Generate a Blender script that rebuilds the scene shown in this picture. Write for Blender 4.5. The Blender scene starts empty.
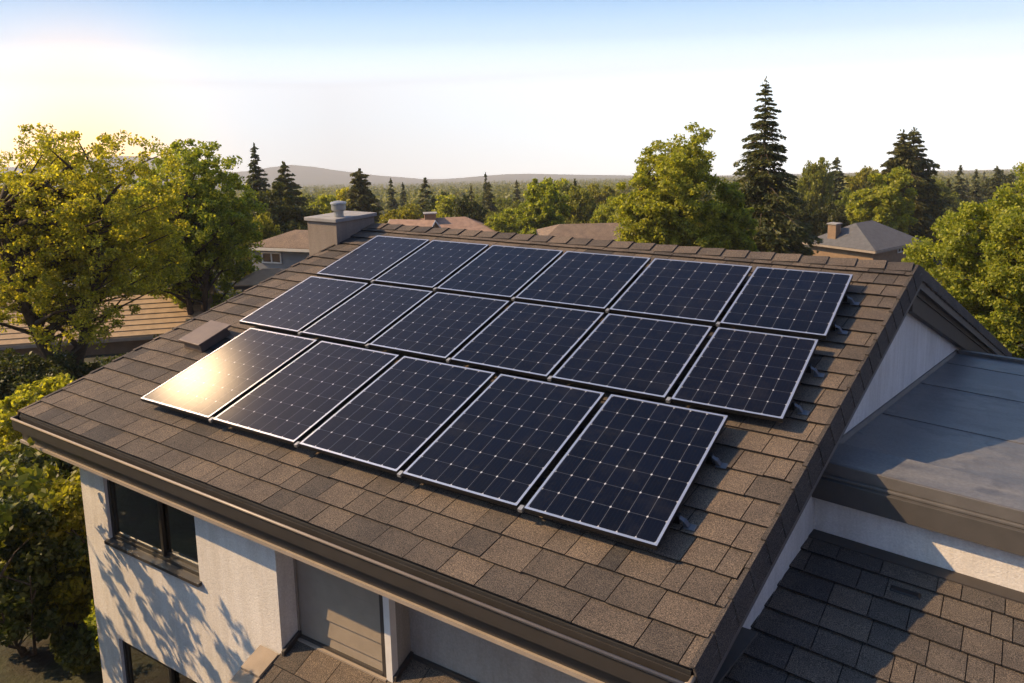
import bpy, bmesh, math, random
import numpy as np
from mathutils import Vector, Matrix
rad = math.radians
sc = bpy.context.scene
COL = sc.collection
# ------------------------------------------------------------------ camera
CAM = Vector((8.0725, -4.9919, 2.8016))
YAW, PITCH, ROLL, FPX = 0.57270, 0.15619, 0.022079, 803.66
fwd = Vector((-math.sin(YAW)*math.cos(PITCH), math.cos(YAW)*math.cos(PITCH), -math.sin(PITCH)))
rgt = Vector((math.cos(YAW), math.sin(YAW), 0)); dwn = fwd.cross(rgt)
r2 = math.cos(ROLL)*rgt + math.sin(ROLL)*dwn; d2 = -math.sin(ROLL)*rgt + math.cos(ROLL)*dwn
cd = bpy.data.cameras.new('camera'); cam = bpy.data.objects.new('camera', cd); COL.objects.link(cam)
M = Matrix((r2, -d2, -fwd)).transposed().to_4x4(); M.translation = CAM
cam.matrix_world = M
cd.sensor_width = 36.0; cd.lens = FPX/1024*36.0; cd.shift_y = -100/1024.0
cd.clip_start = 0.05; cd.clip_end = 30000
sc.camera = cam
# ------------------------------------------------------------------ light
SUN_TO = Vector((-1.12, -0.60, 0.98)).normalized()
w = bpy.data.worlds.new('World'); sc.world = w; w.use_nodes = True
nt = w.node_tree; nt.nodes.clear()
wo = nt.nodes.new('ShaderNodeOutputWorld'); bg = nt.nodes.new('ShaderNodeBackground')
sky = nt.nodes.new('ShaderNodeTexSky'); sky.sky_type = 'NISHITA'; sky.sun_disc = False
sky.sun_elevation = math.asin(SUN_TO.z); sky.sun_rotation = math.atan2(SUN_TO.x, SUN_TO.y)
sky.altitude = 0; sky.air_density = 0.9; sky.dust_density = 3.2; sky.ozone_density = 1.4
# the low sky is a bright hazy band (the valley haze goes on far beyond the terrain); above it the clear sky takes over
tc = nt.nodes.new('ShaderNodeTexCoord'); sep = nt.nodes.new('ShaderNodeSeparateXYZ'); nt.links.new(tc.outputs['Generated'], sep.inputs[0])
mr = nt.nodes.new('ShaderNodeMapRange'); mr.inputs[1].default_value = -0.2; mr.inputs[2].default_value = 0.6; nt.links.new(sep.outputs[2], mr.inputs[0])
cr = nt.nodes.new('ShaderNodeValToRGB'); E_ = cr.color_ramp.elements
SKY = [(-0.2, (0.7, 0.66, 0.62)), (-0.07, (1.95, 2.08, 2.05)), (0.0, (1.70, 2.20, 2.50)), (0.035, (1.65, 2.15, 2.50)), (0.06, (1.02, 1.42, 1.78)), (0.09, (0.46, 0.82, 1.16)), (0.15, (0.03, 0.33, 0.70)), (0.3, (0.03, 0.17, 0.44)), (0.6, (0.025, 0.11, 0.33))]
while len(E_) < len(SKY): E_.new(0.5)
for e, (z_, c_) in zip(E_, SKY): e.position = (z_+0.2)/0.8; e.color = (*c_, 1)
nt.links.new(mr.outputs[0], cr.inputs[0])
nsk = nt.nodes.new('ShaderNodeVectorMath'); nsk.operation = 'SCALE'; nsk.inputs[3].default_value = 0.08; nt.links.new(sky.outputs[0], nsk.inputs[0])
wz = nt.nodes.new('ShaderNodeMapRange'); wz.interpolation_type = 'SMOOTHSTEP'; wz.inputs[1].default_value = 0.15; wz.inputs[2].default_value = 0.45; nt.links.new(sep.outputs[2], wz.inputs[0])
mxs = nt.nodes.new('ShaderNodeMix'); mxs.data_type = 'RGBA'; nt.links.new(wz.outputs[0], mxs.inputs[0]); nt.links.new(cr.outputs[0], mxs.inputs[6]); tnt = nt.nodes.new('ShaderNodeVectorMath'); tnt.operation = 'MULTIPLY'; tnt.inputs[1].default_value = (0.62, 1.05, 1.5); nt.links.new(nsk.outputs[0], tnt.inputs[0]); nt.links.new(tnt.outputs[0], mxs.inputs[7])
dt = nt.nodes.new('ShaderNodeVectorMath'); dt.operation = 'DOT_PRODUCT'; nt.links.new(tc.outputs['Generated'], dt.inputs[0]); dt.inputs[1].default_value = Vector((SUN_TO.x, SUN_TO.y, 0.1)).normalized()
mx0 = nt.nodes.new('ShaderNodeMath'); mx0.operation = 'MAXIMUM'; mx0.inputs[1].default_value = 0.0; nt.links.new(dt.outputs['Value'], mx0.inputs[0])
pw = nt.nodes.new('ShaderNodeMath'); pw.operation = 'POWER'; pw.inputs[1].default_value = 5.0; nt.links.new(mx0.outputs[0], pw.inputs[0])
gl_ = nt.nodes.new('ShaderNodeMix'); gl_.data_type = 'RGBA'; lowz = nt.nodes.new('ShaderNodeMapRange'); lowz.interpolation_type = 'SMOOTHSTEP'; lowz.inputs[1].default_value = 0.02; lowz.inputs[2].default_value = 0.30; lowz.inputs[3].default_value = 1.0; lowz.inputs[4].default_value = 0.0; nt.links.new(sep.outputs[2], lowz.inputs[0])
lm = nt.nodes.new('ShaderNodeMath'); lm.operation = 'MULTIPLY'; nt.links.new(pw.outputs[0], lm.inputs[0]); nt.links.new(lowz.outputs[0], lm.inputs[1])
nt.links.new(lm.outputs[0], gl_.inputs[0]); nt.links.new(mxs.outputs[2], gl_.inputs[6]); gl_.inputs[7].default_value = (0.9, 1.05, 1.15, 1)
def sky_patch(src, dirv, power, colour):
    """add a brighter patch to the world sky round one direction"""
    d_ = nt.nodes.new('ShaderNodeVectorMath'); d_.operation = 'DOT_PRODUCT'; nt.links.new(tc.outputs['Generated'], d_.inputs[0]); d_.inputs[1].default_value = Vector(dirv).normalized()
    m_ = nt.nodes.new('ShaderNodeMath'); m_.operation = 'MAXIMUM'; m_.inputs[1].default_value = 0; nt.links.new(d_.outputs['Value'], m_.inputs[0])
    p_ = nt.nodes.new('ShaderNodeMath'); p_.operation = 'POWER'; p_.inputs[1].default_value = power; nt.links.new(m_.outputs[0], p_.inputs[0])
    s_ = nt.nodes.new('ShaderNodeVectorMath'); s_.operation = 'SCALE'; s_.inputs[0].default_value = colour; nt.links.new(p_.outputs[0], s_.inputs[3])
    a_ = nt.nodes.new('ShaderNodeVectorMath'); a_.operation = 'ADD'; nt.links.new(src, a_.inputs[0]); nt.links.new(s_.outputs[0], a_.inputs[1]); return a_.outputs[0]
glow = sky_patch(gl_.outputs[2], (-0.87, 0.49, -0.05), 230, (4.0, 0.8, -1.7))      # evening glow low in the haze
glow = sky_patch(glow, (-0.79, 0.32, 0.52), 60, (0.6, 0.38, 0.27))  # added wide warm patch out of view, for a sheen on the left panels
glow = sky_patch(glow, (-0.79, 0.315, 0.525), 1400, (42.0, 28.0, 15.0))                  # added hot spot out of view, puts the glint on the front-left panel
# the low sky away from the evening side is dimmer and bluer
fd = nt.nodes.new('ShaderNodeVectorMath'); fd.operation = 'DOT_PRODUCT'; nt.links.new(tc.outputs['Generated'], fd.inputs[0]); fd.inputs[1].default_value = (-0.62, 0.78, 0)
fm = nt.nodes.new('ShaderNodeMapRange'); fm.interpolation_type = 'SMOOTHSTEP'; fm.inputs[1].default_value = -0.1; fm.inputs[2].default_value = 0.62; nt.links.new(fd.outputs['Value'], fm.inputs[0])
dm = nt.nodes.new('ShaderNodeMix'); dm.data_type = 'RGBA'; dm.blend_type = 'MULTIPLY'; dm.inputs[0].default_value = 1.0
tn = nt.nodes.new('ShaderNodeMix'); tn.data_type = 'RGBA'; nt.links.new(fm.outputs[0], tn.inputs[0]); tn.inputs[6].default_value = (0.15, 0.28, 0.52, 1); tn.inputs[7].default_value = (1, 1, 1, 1)
nt.links.new(cr.outputs[0], dm.inputs[6]); nt.links.new(tn.outputs[2], dm.inputs[7]); nt.links.new(dm.outputs[2], mxs.inputs[6])
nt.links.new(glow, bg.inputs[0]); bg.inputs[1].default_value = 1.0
nt.links.new(bg.outputs[0], wo.inputs[0])
sd = bpy.data.lights.new('sun', 'SUN'); sd.energy = 5.0; sd.angle = rad(0.5); sd.color = (1.0, 0.68, 0.36)
sun = bpy.data.objects.new('sun', sd); COL.objects.link(sun)
sun.rotation_euler = (-SUN_TO).to_track_quat('-Z', 'Y').to_euler()
vs = sc.view_settings; vs.view_transform = 'Standard'; vs.look = 'None'; vs.exposure = 0.65; vs.gamma = 1.0
vs.use_curve_mapping = False
sc.render.engine = 'CYCLES'
cy = sc.cycles; cy.use_denoising = True; cy.max_bounces = 6; cy.transparent_max_bounces = 8; cy.diffuse_bounces = 3
cy.volume_bounces = 0; cy.use_adaptive_sampling = True; cy.adaptive_threshold = 0.02
# ------------------------------------------------------------------ helpers
def hor(px): return 125.8 - 0.0212*px
F2 = Vector((-math.sin(YAW), math.cos(YAW), 0)); R2 = Vector((math.cos(YAW), math.sin(YAW), 0))
def at(px, s):
    """world xy of a picture column at horizontal depth s"""
    l = (px-512)/804.0*s
    v = CAM + F2*s + R2*l
    return v.x, v.y
def ztop(px, y, s): return CAM.z - (y-hor(px))/804.0*s
HILLS = [(-900,150),(-300,165),(0,170),(60,166),(110,156),(165,155),(200,163),(235,172),(262,168),(300,165),(340,170),(380,176),
         (430,179),(520,173),(600,174),(700,178),(800,178),(1024,178),(1400,172),(2000,168)]
def ground(x, y):
    d = Vector((x-CAM.x, y-CAM.y, 0)); r = d.length
    s = d.dot(F2); l = d.dot(R2)
    k = max(0.0, s-15.0)+0.0*r if s > 0 else 0.0          # the whole neighbourhood lies on a slope: down ahead, up behind
    z = -4.3 - 0.078*k
    tt = min(1.0, max(0.0, (s-42)/100.0)); z -= 3.4*tt*tt*(3-2*tt)
    if s < -25: z += 0.055*(-s-25)
    z += 0.35*math.sin(x*0.11+1.3)*math.sin(y*0.09)*min(1, max(0, r-15)/25)
    if r > 1100:
        px = 512 + 804*l/max(s, 0.3*r)
        for (a, ya), (b, yb) in zip(HILLS, HILLS[1:]):
            if a <= px <= b:
                t = (px-a)/(b-a); t = t*t*(3-2*t)
                yt = ya + (yb-ya)*t; break
        else: yt = 172
        tz = CAM.z - (yt-hor(px))/804.0*3400
        base = -7.7-0.078*3400
        h = max(0, tz-base)*math.exp(-((s-3400)/750.0)**2) if s > 0 else 0
        h *= 1 + 0.10*math.sin(l*0.004+s*0.003)+0.06*math.sin(l*0.011)
        z += h
    return z
def prop(o, label=None, cat=None, group=None, kind=None):
    if label: o['label'] = label
    if cat: o['category'] = cat
    if group: o['group'] = group
    if kind: o['kind'] = kind
    return o
def empty(name, loc, label, cat, group=None):
    o = bpy.data.objects.new(name, None); COL.objects.link(o); o.location = loc
    return prop(o, label, cat, group)
def put(o, parent=None):
    COL.objects.link(o)
    if parent is not None:
        o.parent = parent
        t = Vector((0, 0, 0)); q = parent
        while q is not None: t += Vector(q.location); q = q.parent
        o.location = Vector(o.location) - t      # things are never rotated when children are added
    return o
class MB:
    def __init__(s): s.v = []; s.f = []; s.m = []; s.uv = None
    def poly(s, pts, mi=0):
        n = len(s.v); s.v += [tuple(p) for p in pts]; s.f.append(tuple(range(n, n+len(pts)))); s.m.append(mi)
    def hexa(s, b, t, mi=0, top=None, side=None):
        """b, t: four bottom and four top corners, both counter-clockwise from above"""
        n = len(s.v); s.v += [tuple(p) for p in b]+[tuple(p) for p in t]
        s.f += [(n+3, n+2, n+1, n), (n+4, n+5, n+6, n+7)]
        s.m += [mi, mi if top is None else top]
        for i in range(4):
            j = (i+1) % 4; s.f.append((n+i, n+j, n+4+j, n+4+i)); s.m.append(mi if side is None else side)
    def box(s, x0, x1, y0, y1, z0, z1, mi=0):
        s.hexa([(x0,y0,z0),(x1,y0,z0),(x1,y1,z0),(x0,y1,z0)], [(x0,y0,z1),(x1,y0,z1),(x1,y1,z1),(x0,y1,z1)], mi)
    def beam(s, a, b, wv, hv, mi=0):
        """a box running from a to b, wv and hv its full width and height vectors (a is the low inner edge)"""
        a, b, wv, hv = map(Vector, (a, b, wv, hv))
        bb = [a, b, b+wv, a+wv]; tt = [q+hv for q in bb]
        if (b-a).cross(wv).dot(hv) < 0: bb = bb[::-1]; tt = tt[::-1]
        s.hexa(bb, tt, mi)
    def tube(s, pts, rads, n=6, mi=0, cap=True):
        base = len(s.v); P = [Vector(p) for p in pts]
        for i, p in enumerate(P):
            d = (P[min(i+1, len(P)-1)]-P[max(i-1, 0)])
            if d.length < 1e-6: d = Vector((0, 0, 1))
            d.normalize(); a = d.orthogonal().normalized() if i == 0 else (a - d*a.dot(d)).normalized()
            b = d.cross(a)
            for k in range(n):
                an = 2*math.pi*k/n; s.v.append(tuple(p+(a*math.cos(an)+b*math.sin(an))*rads[i]))
        for i in range(len(P)-1):
            for k in range(n):
                k2 = (k+1) % n; s.f.append((base+i*n+k, base+i*n+k2, base+(i+1)*n+k2, base+(i+1)*n+k)); s.m.append(mi)
        if cap:
            s.f.append(tuple(base+k for k in range(n))[::-1]); s.m.append(mi)
            e = base+(len(P)-1)*n; s.f.append(tuple(e+k for k in range(n))); s.m.append(mi)
    def build(s, name, mats, parent=None, smooth=False, bevel=0):
        me = bpy.data.meshes.new(name); me.from_pydata(s.v, [], s.f)
        if not isinstance(mats, (list, tuple)): mats = [mats]
        for m in mats: me.materials.append(m)
        me.polygons.foreach_set('material_index', s.m)
        if smooth: me.polygons.foreach_set('use_smooth', [True]*len(s.f))
        me.validate(); me.update()
        o = bpy.data.objects.new(name, me)
        if bevel:
            b = o.modifiers.new('bevel', 'BEVEL'); b.width = bevel; b.segments = 2; b.limit_method = 'ANGLE'
        return put(o, parent)
# ------------------------------------------------------------------ materials
def newmat(name):
    m = bpy.data.materials.new(name); m.use_nodes = True; t = m.node_tree
    b = t.nodes['Principled BSDF']; return m, t, b
def N(t, ty, **kw):
    n = t.nodes.new(ty)
    for k, v in kw.items(): setattr(n, k, v)
    return n
def noise(t, scale, detail=3, vec=None, rough=0.55):
    n = N(t, 'ShaderNodeTexNoise'); n.inputs['Scale'].default_value = scale; n.inputs['Detail'].default_value = detail
    n.inputs['Roughness'].default_value = rough
    if vec is None:
        g = N(t, 'ShaderNodeNewGeometry'); vec = g.outputs['Position']
    t.links.new(vec, n.inputs['Vector']); return n.outputs['Fac']
def ramp(t, fac, stops):
    r = N(t, 'ShaderNodeValToRGB'); e = r.color_ramp.elements
    while len(e) < len(stops): e.new(0.5)
    for k, (p, c) in enumerate(stops): e[k].position = p; e[k].color = (*c, 1)
    t.links.new(fac, r.inputs[0]); return r.outputs[0]
def mix(t, a, b, fac, mode='MIX'):
    n = N(t, 'ShaderNodeMix', data_type='RGBA', blend_type=mode)
    for s, v in ((n.inputs[0], fac), (n.inputs[6], a), (n.inputs[7], b)):
        if hasattr(v, 'links'): t.links.new(v, s)
        else: s.default_value = v if not isinstance(v, tuple) else (*v, 1)
    return n.outputs[2]
def bump(t, b, h, strength=0.4, dist=0.01):
    n = N(t, 'ShaderNodeBump'); n.inputs['Strength'].default_value = strength; n.inputs['Distance'].default_value = dist
    t.links.new(h, n.inputs['Height']); t.links.new(n.outputs[0], b.inputs['Normal'])
def simple(name, c, rough=0.6, metal=0.0, var=0.25, scale=6, bs=0.0, bscale=60):
    m, t, b = newmat(name)
    d = tuple(x*(1-var) for x in c)
    t.links.new(ramp(t, noise(t, scale, 4), [(0.3, d), (0.7, c)]), b.inputs['Base Color'])
    b.inputs['Roughness'].default_value = rough; b.inputs['Metallic'].default_value = metal
    if bs: bump(t, b, noise(t, bscale, 3), bs, 0.01)
    return m
def shingle_mat(name, tones, speck=0.5):
    m, t, b = newmat(name)
    g = N(t, 'ShaderNodeNewGeometry')
    c = ramp(t, g.outputs['Random Per Island'], tones)
    f = noise(t, 150, 2, rough=0.7)
    c2 = mix(t, c, ramp(t, f, [(0.36, (0.25,)*3), (0.5, (0.9, 0.9, 0.9)), (0.66, (2.1, 1.95, 1.75))]), 1.0, 'MULTIPLY')
    blot = ramp(t, noise(t, 2.2, 7, rough=0.7), [(0.3, (0.66, 0.66, 0.69)), (0.55, (1.0, 0.99, 0.98)), (0.72, (1.18, 1.14, 1.08))])
    c3 = mix(t, c2, blot, 1.0, 'MULTIPLY')
    t.links.new(c3, b.inputs['Base Color']); b.inputs['Roughness'].default_value = 0.88
    b.inputs['Specular IOR Level'].default_value = 0.3
    bump(t, b, f, 0.7, 0.006); return m
M_SH = shingle_mat('asphalt_granules', [(0.0, (0.068, 0.058, 0.050)), (0.3, (0.110, 0.089, 0.071)), (0.6, (0.140, 0.110, 0.084)), (0.9, (0.090, 0.075, 0.063)), (1.0, (0.050, 0.045, 0.042))])
M_SH2 = shingle_mat('dark_granules', [(0.0, (0.066, 0.060, 0.056)), (0.5, (0.100, 0.086, 0.074)), (0.8, (0.130, 0.106, 0.084)), (1.0, (0.054, 0.050, 0.049))])
M_RAKE = shingle_mat('rake_granules', [(0.0, (0.06, 0.052, 0.046)), (1.0, (0.085, 0.072, 0.062))])
M_EDGE = simple('bitumen', (0.018, 0.014, 0.012), 0.8)
M_FELT = simple('roof_felt', (0.02, 0.018, 0.017), 0.9)
def stucco(name, c, bs=0.5):
    m, t, b = newmat(name)
    big = noise(t, 1.3, 5)
    cc = ramp(t, big, [(0.3, tuple(x*0.86 for x in c)), (0.7, c)])
    gp = N(t, 'ShaderNodeNewGeometry'); mp = N(t, 'ShaderNodeMapping'); mp.inputs['Scale'].default_value = (5, 5, 0.5); t.links.new(gp.outputs['Position'], mp.inputs[0])
    cc = mix(t, cc, ramp(t, noise(t, 1.6, 6, mp.outputs[0], 0.7), [(0.35, (0.84, 0.82, 0.79)), (0.6, (1.0, 1.0, 1.0))]), 0.8, 'MULTIPLY')
    g2 = ramp(t, noise(t, 55, 4), [(0.3, (0.86, 0.86, 0.86)), (0.7, (1.06, 1.06, 1.06))])
    t.links.new(mix(t, cc, g2, 1.0, 'MULTIPLY'), b.inputs['Base Color'])
    b.inputs['Roughness'].default_value = 0.92; b.inputs['Specular IOR Level'].default_value = 0.2
    bump(t, b, noise(t, 70, 4), bs, 0.008); return m
M_WHITE = stucco('white_stucco', (0.78, 0.74, 0.68))
M_GREYW = stucco('grey_stucco', (0.34, 0.32, 0.29))
M_CHIM = stucco('chimney_stucco', (0.27, 0.225, 0.185))
M_SIDING = simple('taupe_siding', (0.30, 0.25, 0.19), 0.6, var=0.15, bs=0.15)
M_GUT = simple('bronze_gutter', (0.046, 0.040, 0.036), 0.45, var=0.2)
M_LIP = simple('gutter_rim', (0.30, 0.235, 0.17), 0.4, var=0.25, scale=4)  # paler than the gutter: the rim's sunlit highlight is put into its colour
M_TRIM = simple('tan_trim', (0.33, 0.27, 0.21), 0.6, var=0.2, scale=5)
M_FASCIA = simple('dark_fascia', (0.045, 0.038, 0.034), 0.6)
M_GFASCIA = simple('grey_fascia', (0.12, 0.11, 0.10), 0.6)
M_SOFFIT = simple('soffit_board', (0.072, 0.064, 0.056), 0.7)
M_FRAMEB = simple('bronze_window_frame', (0.028, 0.024, 0.020), 0.4)
M_WHITEP = simple('white_paint', (0.72, 0.70, 0.66), 0.5, var=0.1)
M_ALU = simple('anodised_aluminium', (0.72, 0.72, 0.72), 0.32, 0.85, var=0.08, scale=12)
M_BLACKM = simple('black_metal', (0.012, 0.012, 0.013), 0.45, 0.3)
M_BRACK = simple('grey_bracket', (0.13, 0.14, 0.16), 0.45, 0.5)
M_GALV = simple('galvanised_metal', (0.42, 0.42, 0.40), 0.42, 0.6, scale=9)
M_CAPC = simple('cement_cap', (0.30, 0.29, 0.28), 0.85, bs=0.3)
M_VENT = simple('vent_metal', (0.15, 0.11, 0.085), 0.5, 0.2)
M_BARK = simple('bark', (0.085, 0.058, 0.038), 0.95, var=0.5, scale=14, bs=0.7, bscale=25)
M_FENCE = simple('fence_boards', (0.13, 0.07, 0.04), 0.85, var=0.4, scale=9)
M_STONE = simple('pale_stone', (0.36, 0.32, 0.27), 0.9, var=0.3, scale=3, bs=0.4)
def flat_mat():
    m, t, b = newmat('roof_membrane')
    g = N(t, 'ShaderNodeNewGeometry'); mp = N(t, 'ShaderNodeMapping'); mp.inputs['Scale'].default_value = (0.6, 3.2, 3)
    t.links.new(g.outputs['Position'], mp.inputs[0])
    f = noise(t, 2.2, 6, mp.outputs[0], 0.65); f2 = noise(t, 38, 4)
    c = ramp(t, f, [(0.3, (0.092, 0.092, 0.094)), (0.55, (0.13, 0.13, 0.13)), (0.75, (0.18, 0.175, 0.17))])
    pd = ramp(t, noise(t, 0.75, 8, rough=0.6), [(0.42, (1.0, 1.0, 1.0)), (0.47, (0.72, 0.72, 0.74)), (0.50, (1.18, 1.16, 1.12)), (0.58, (1.0, 1.0, 1.0))])
    c = mix(t, c, pd, 0.75, 'MULTIPLY')
    t.links.new(mix(t, c, ramp(t, f2, [(0.3, (0.8,)*3), (0.7, (1.12,)*3)]), 1.0, 'MULTIPLY'), b.inputs['Base Color'])
    t.links.new(ramp(t, f, [(0.3, (0.38,)*3), (0.7, (0.6,)*3)]), b.inputs['Roughness'])
    bump(t, b, f2, 0.15, 0.004); return m
M_MEMB = flat_mat()
def cell_mat():
    """silicon cells under glass; UV counts cells"""
    m, t, b = newmat('silicon_cells')
    uv = N(t, 'ShaderNodeUVMap'); sp = N(t, 'ShaderNodeSeparateXYZ'); t.links.new(uv.outputs[0], sp.inputs[0])
    def math_(op, a, b_=None, c_=None):
        n = N(t, 'ShaderNodeMath', operation=op)
        for i, v in enumerate((a, b_, c_)):
            if v is None: continue
            if hasattr(v, 'links'): t.links.new(v, n.inputs[i])
            else: n.inputs[i].default_value = v
        return n.outputs[0]
    def dist(c, mul=1.0):
        q = math_('MULTIPLY', c, mul) if mul != 1 else c
        fr = math_('FRACT', math_('ADD', q, 0.5)); return math_('ABSOLUTE', math_('SUBTRACT', fr, 0.5))
    dx, dy = dist(sp.outputs[0]), dist(sp.outputs[1])
    lx = math_('LESS_THAN', dx, 0.014); ly = math_('LESS_THAN', dy, 0.011)
    dot = math_('LESS_THAN', math_('ADD', dx, dy), 0.06)
    bus = math_('LESS_THAN', dist(math_('ADD', sp.outputs[0], 0.1), 5.0), 0.035)
    fing = math_('LESS_THAN', dist(sp.outputs[1], 12.0), 0.12)
    wn = N(t, 'ShaderNodeTexWhiteNoise'); fl = N(t, 'ShaderNodeVectorMath', operation='FLOOR'); t.links.new(uv.outputs[0], fl.inputs[0]); t.links.new(fl.outputs[0], wn.inputs[0])
    oi = N(t, 'ShaderNodeObjectInfo')
    c = mix(t, (0.0012, 0.0017, 0.005), (0.002, 0.0032, 0.010), wn.outputs[0])
    c = mix(t, c, (0.005, 0.004, 0.007), math_('MULTIPLY', oi.outputs['Random'], 0.5))
    c = mix(t, c, (0.014, 0.015, 0.024), math_('MULTIPLY', bus, 0.45))
    c = mix(t, c, (0.006, 0.007, 0.012), math_('MULTIPLY', fing, 0.3))
    c = mix(t, c, (0.075, 0.08, 0.095), math_('MAXIMUM', lx, math_('MULTIPLY', ly, 0.6)))
    c = mix(t, c, (0.42, 0.42, 0.44), dot)
    dust = N(t, 'ShaderNodeMapRange'); dust.inputs[1].default_value = 0.52; dust.inputs[2].default_value = 0.85; dust.inputs[4].default_value = 0.12
    t.links.new(noise(t, 3.1, 7, rough=0.72), dust.inputs[0]); c = mix(t, c, (0.10, 0.09, 0.075), dust.outputs[0])
    cr_ = N(t, 'ShaderNodeMapRange'); cr_.inputs[3].default_value = 0.04; cr_.inputs[4].default_value = 0.10; t.links.new(oi.outputs['Random'], cr_.inputs[0])
    t.links.new(c, b.inputs['Base Color'])
    b.inputs['Roughness'].default_value = 0.4; b.inputs['Specular IOR Level'].default_value = 0.05
    b.inputs['Coat Weight'].default_value = 0.5; t.links.new(cr_.outputs[0], b.inputs['Coat Roughness']); b.inputs['Coat IOR'].default_value = 1.38
    return m
M_CELL = cell_mat()
def leaf_mat(name, a, b_, rough=0.5, trans=0.45, tint=(1.0, 1.0, 0.45)):
    m = bpy.data.materials.new(name); m.use_nodes = True; t = m.node_tree; t.nodes.clear()
    out = N(t, 'ShaderNodeOutputMaterial'); p = N(t, 'ShaderNodeBsdfPrincipled'); tr = N(t, 'ShaderNodeBsdfTranslucent'); mx = N(t, 'ShaderNodeMixShader')
    g = N(t, 'ShaderNodeNewGeometry'); oi = N(t, 'ShaderNodeObjectInfo')
    c = ramp(t, g.outputs['Random Per Island'], [(0.0, a), (0.6, tuple((x+y)/2 for x, y in zip(a, b_))), (1.0, b_)])
    v = ramp(t, oi.outputs['Random'], [(0.0, (0.82, 0.90, 0.85)), (0.5, (1.0, 1.0, 1.0)), (1.0, (1.25, 1.10, 0.8))])
    c = mix(t, c, v, 1.0, 'MULTIPLY')
    t.links.new(c, p.inputs['Base Color']); p.inputs['Roughness'].default_value = rough; p.inputs['Specular IOR Level'].default_value = 0.35
    t.links.new(mix(t, c, (tint[0]*1.6, tint[1]*1.6, tint[2]*1.6), 1.0, 'MULTIPLY'), tr.inputs[0])
    mx.inputs[0].default_value = trans
    t.links.new(p.outputs[0], mx.inputs[1]); t.links.new(tr.outputs[0], mx.inputs[2]); t.links.new(mx.outputs[0], out.inputs[0])
    return m
L_GOLD = leaf_mat('golden_leaves', (0.15, 0.17, 0.02), (0.50, 0.47, 0.055), trans=0.55)
L_YEL = leaf_mat('yellow_green_leaves', (0.14, 0.17, 0.02), (0.48, 0.45, 0.055), trans=0.5)
L_GREEN = leaf_mat('green_leaves', (0.09, 0.11, 0.018), (0.29, 0.28, 0.036))
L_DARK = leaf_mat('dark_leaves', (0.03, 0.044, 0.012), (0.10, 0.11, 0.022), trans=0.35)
L_NEED = leaf_mat('needles', (0.035, 0.05, 0.018), (0.14, 0.14, 0.035), 0.6, 0.25)
L_FAR = leaf_mat('far_leaves', (0.08, 0.10, 0.022), (0.26, 0.25, 0.045), trans=0.35)
# ------------------------------------------------------------------ ground
def build_ground():
    radii = [0, 4, 8, 12, 16, 20, 25, 30, 36, 43, 52, 62, 75, 90, 110, 135, 165, 200, 250, 320, 420, 560, 750, 1000, 1300, 1600, 1900, 2150, 2350, 2500, 2650, 2800, 2950, 3100, 3250, 3400, 3550, 3700, 3900, 4150, 4400]
    na = 240; v = [(CAM.x, CAM.y, -4.3)]; f = []
    for r in radii[1:]:
        for k in range(na):
            a = 2*math.pi*k/na; x = CAM.x+r*math.cos(a); y = CAM.y+r*math.sin(a); v.append((x, y, ground(x, y)))
    for k in range(na): f.append((0, 1+k, 1+(k+1) % na))
    for i in range(len(radii)-2):
        for k in range(na):
            a = 1+i*na+k; b = 1+i*na+(k+1) % na; f.append((a, a+na, b+na, b))
    me = bpy.data.meshes.new('ground'); me.from_pydata(v, [], f); me.polygons.foreach_set('use_smooth', [True]*len(f))
    m, t, b = newmat('ground_cover')
    c1 = ramp(t, noise(t, 0.9, 6), [(0.35, (0.03, 0.022, 0.014)), (0.55, (0.038, 0.04, 0.015)), (0.75, (0.07, 0.065, 0.024))])
    c2 = ramp(t, noise(t, 0.012, 8, rough=0.7), [(0.35, (0.03, 0.045, 0.018)), (0.55, (0.06, 0.07, 0.025)), (0.72, (0.13, 0.115, 0.06))])
    g = N(t, 'ShaderNodeNewGeometry'); ln = N(t, 'ShaderNodeVectorMath', operation='DISTANCE'); ln.inputs[1].default_value = CAM
    t.links.new(g.outputs['Position'], ln.inputs[0])
    mr = N(t, 'ShaderNodeMapRange'); mr.inputs[1].default_value = 60; mr.inputs[2].default_value = 250; t.links.new(ln.outputs['Value'], mr.inputs[0])
    t.links.new(mix(t, c1, c2, mr.outputs[0]), b.inputs['Base Color']); b.inputs['Roughness'].default_value = 0.95
    bump(t, b, noise(t, 9, 5), 0.6, 0.08); me.materials.append(m)
    o = bpy.data.objects.new('ground', me); COL.objects.link(o); o['kind'] = 'structure'
build_ground()
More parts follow.
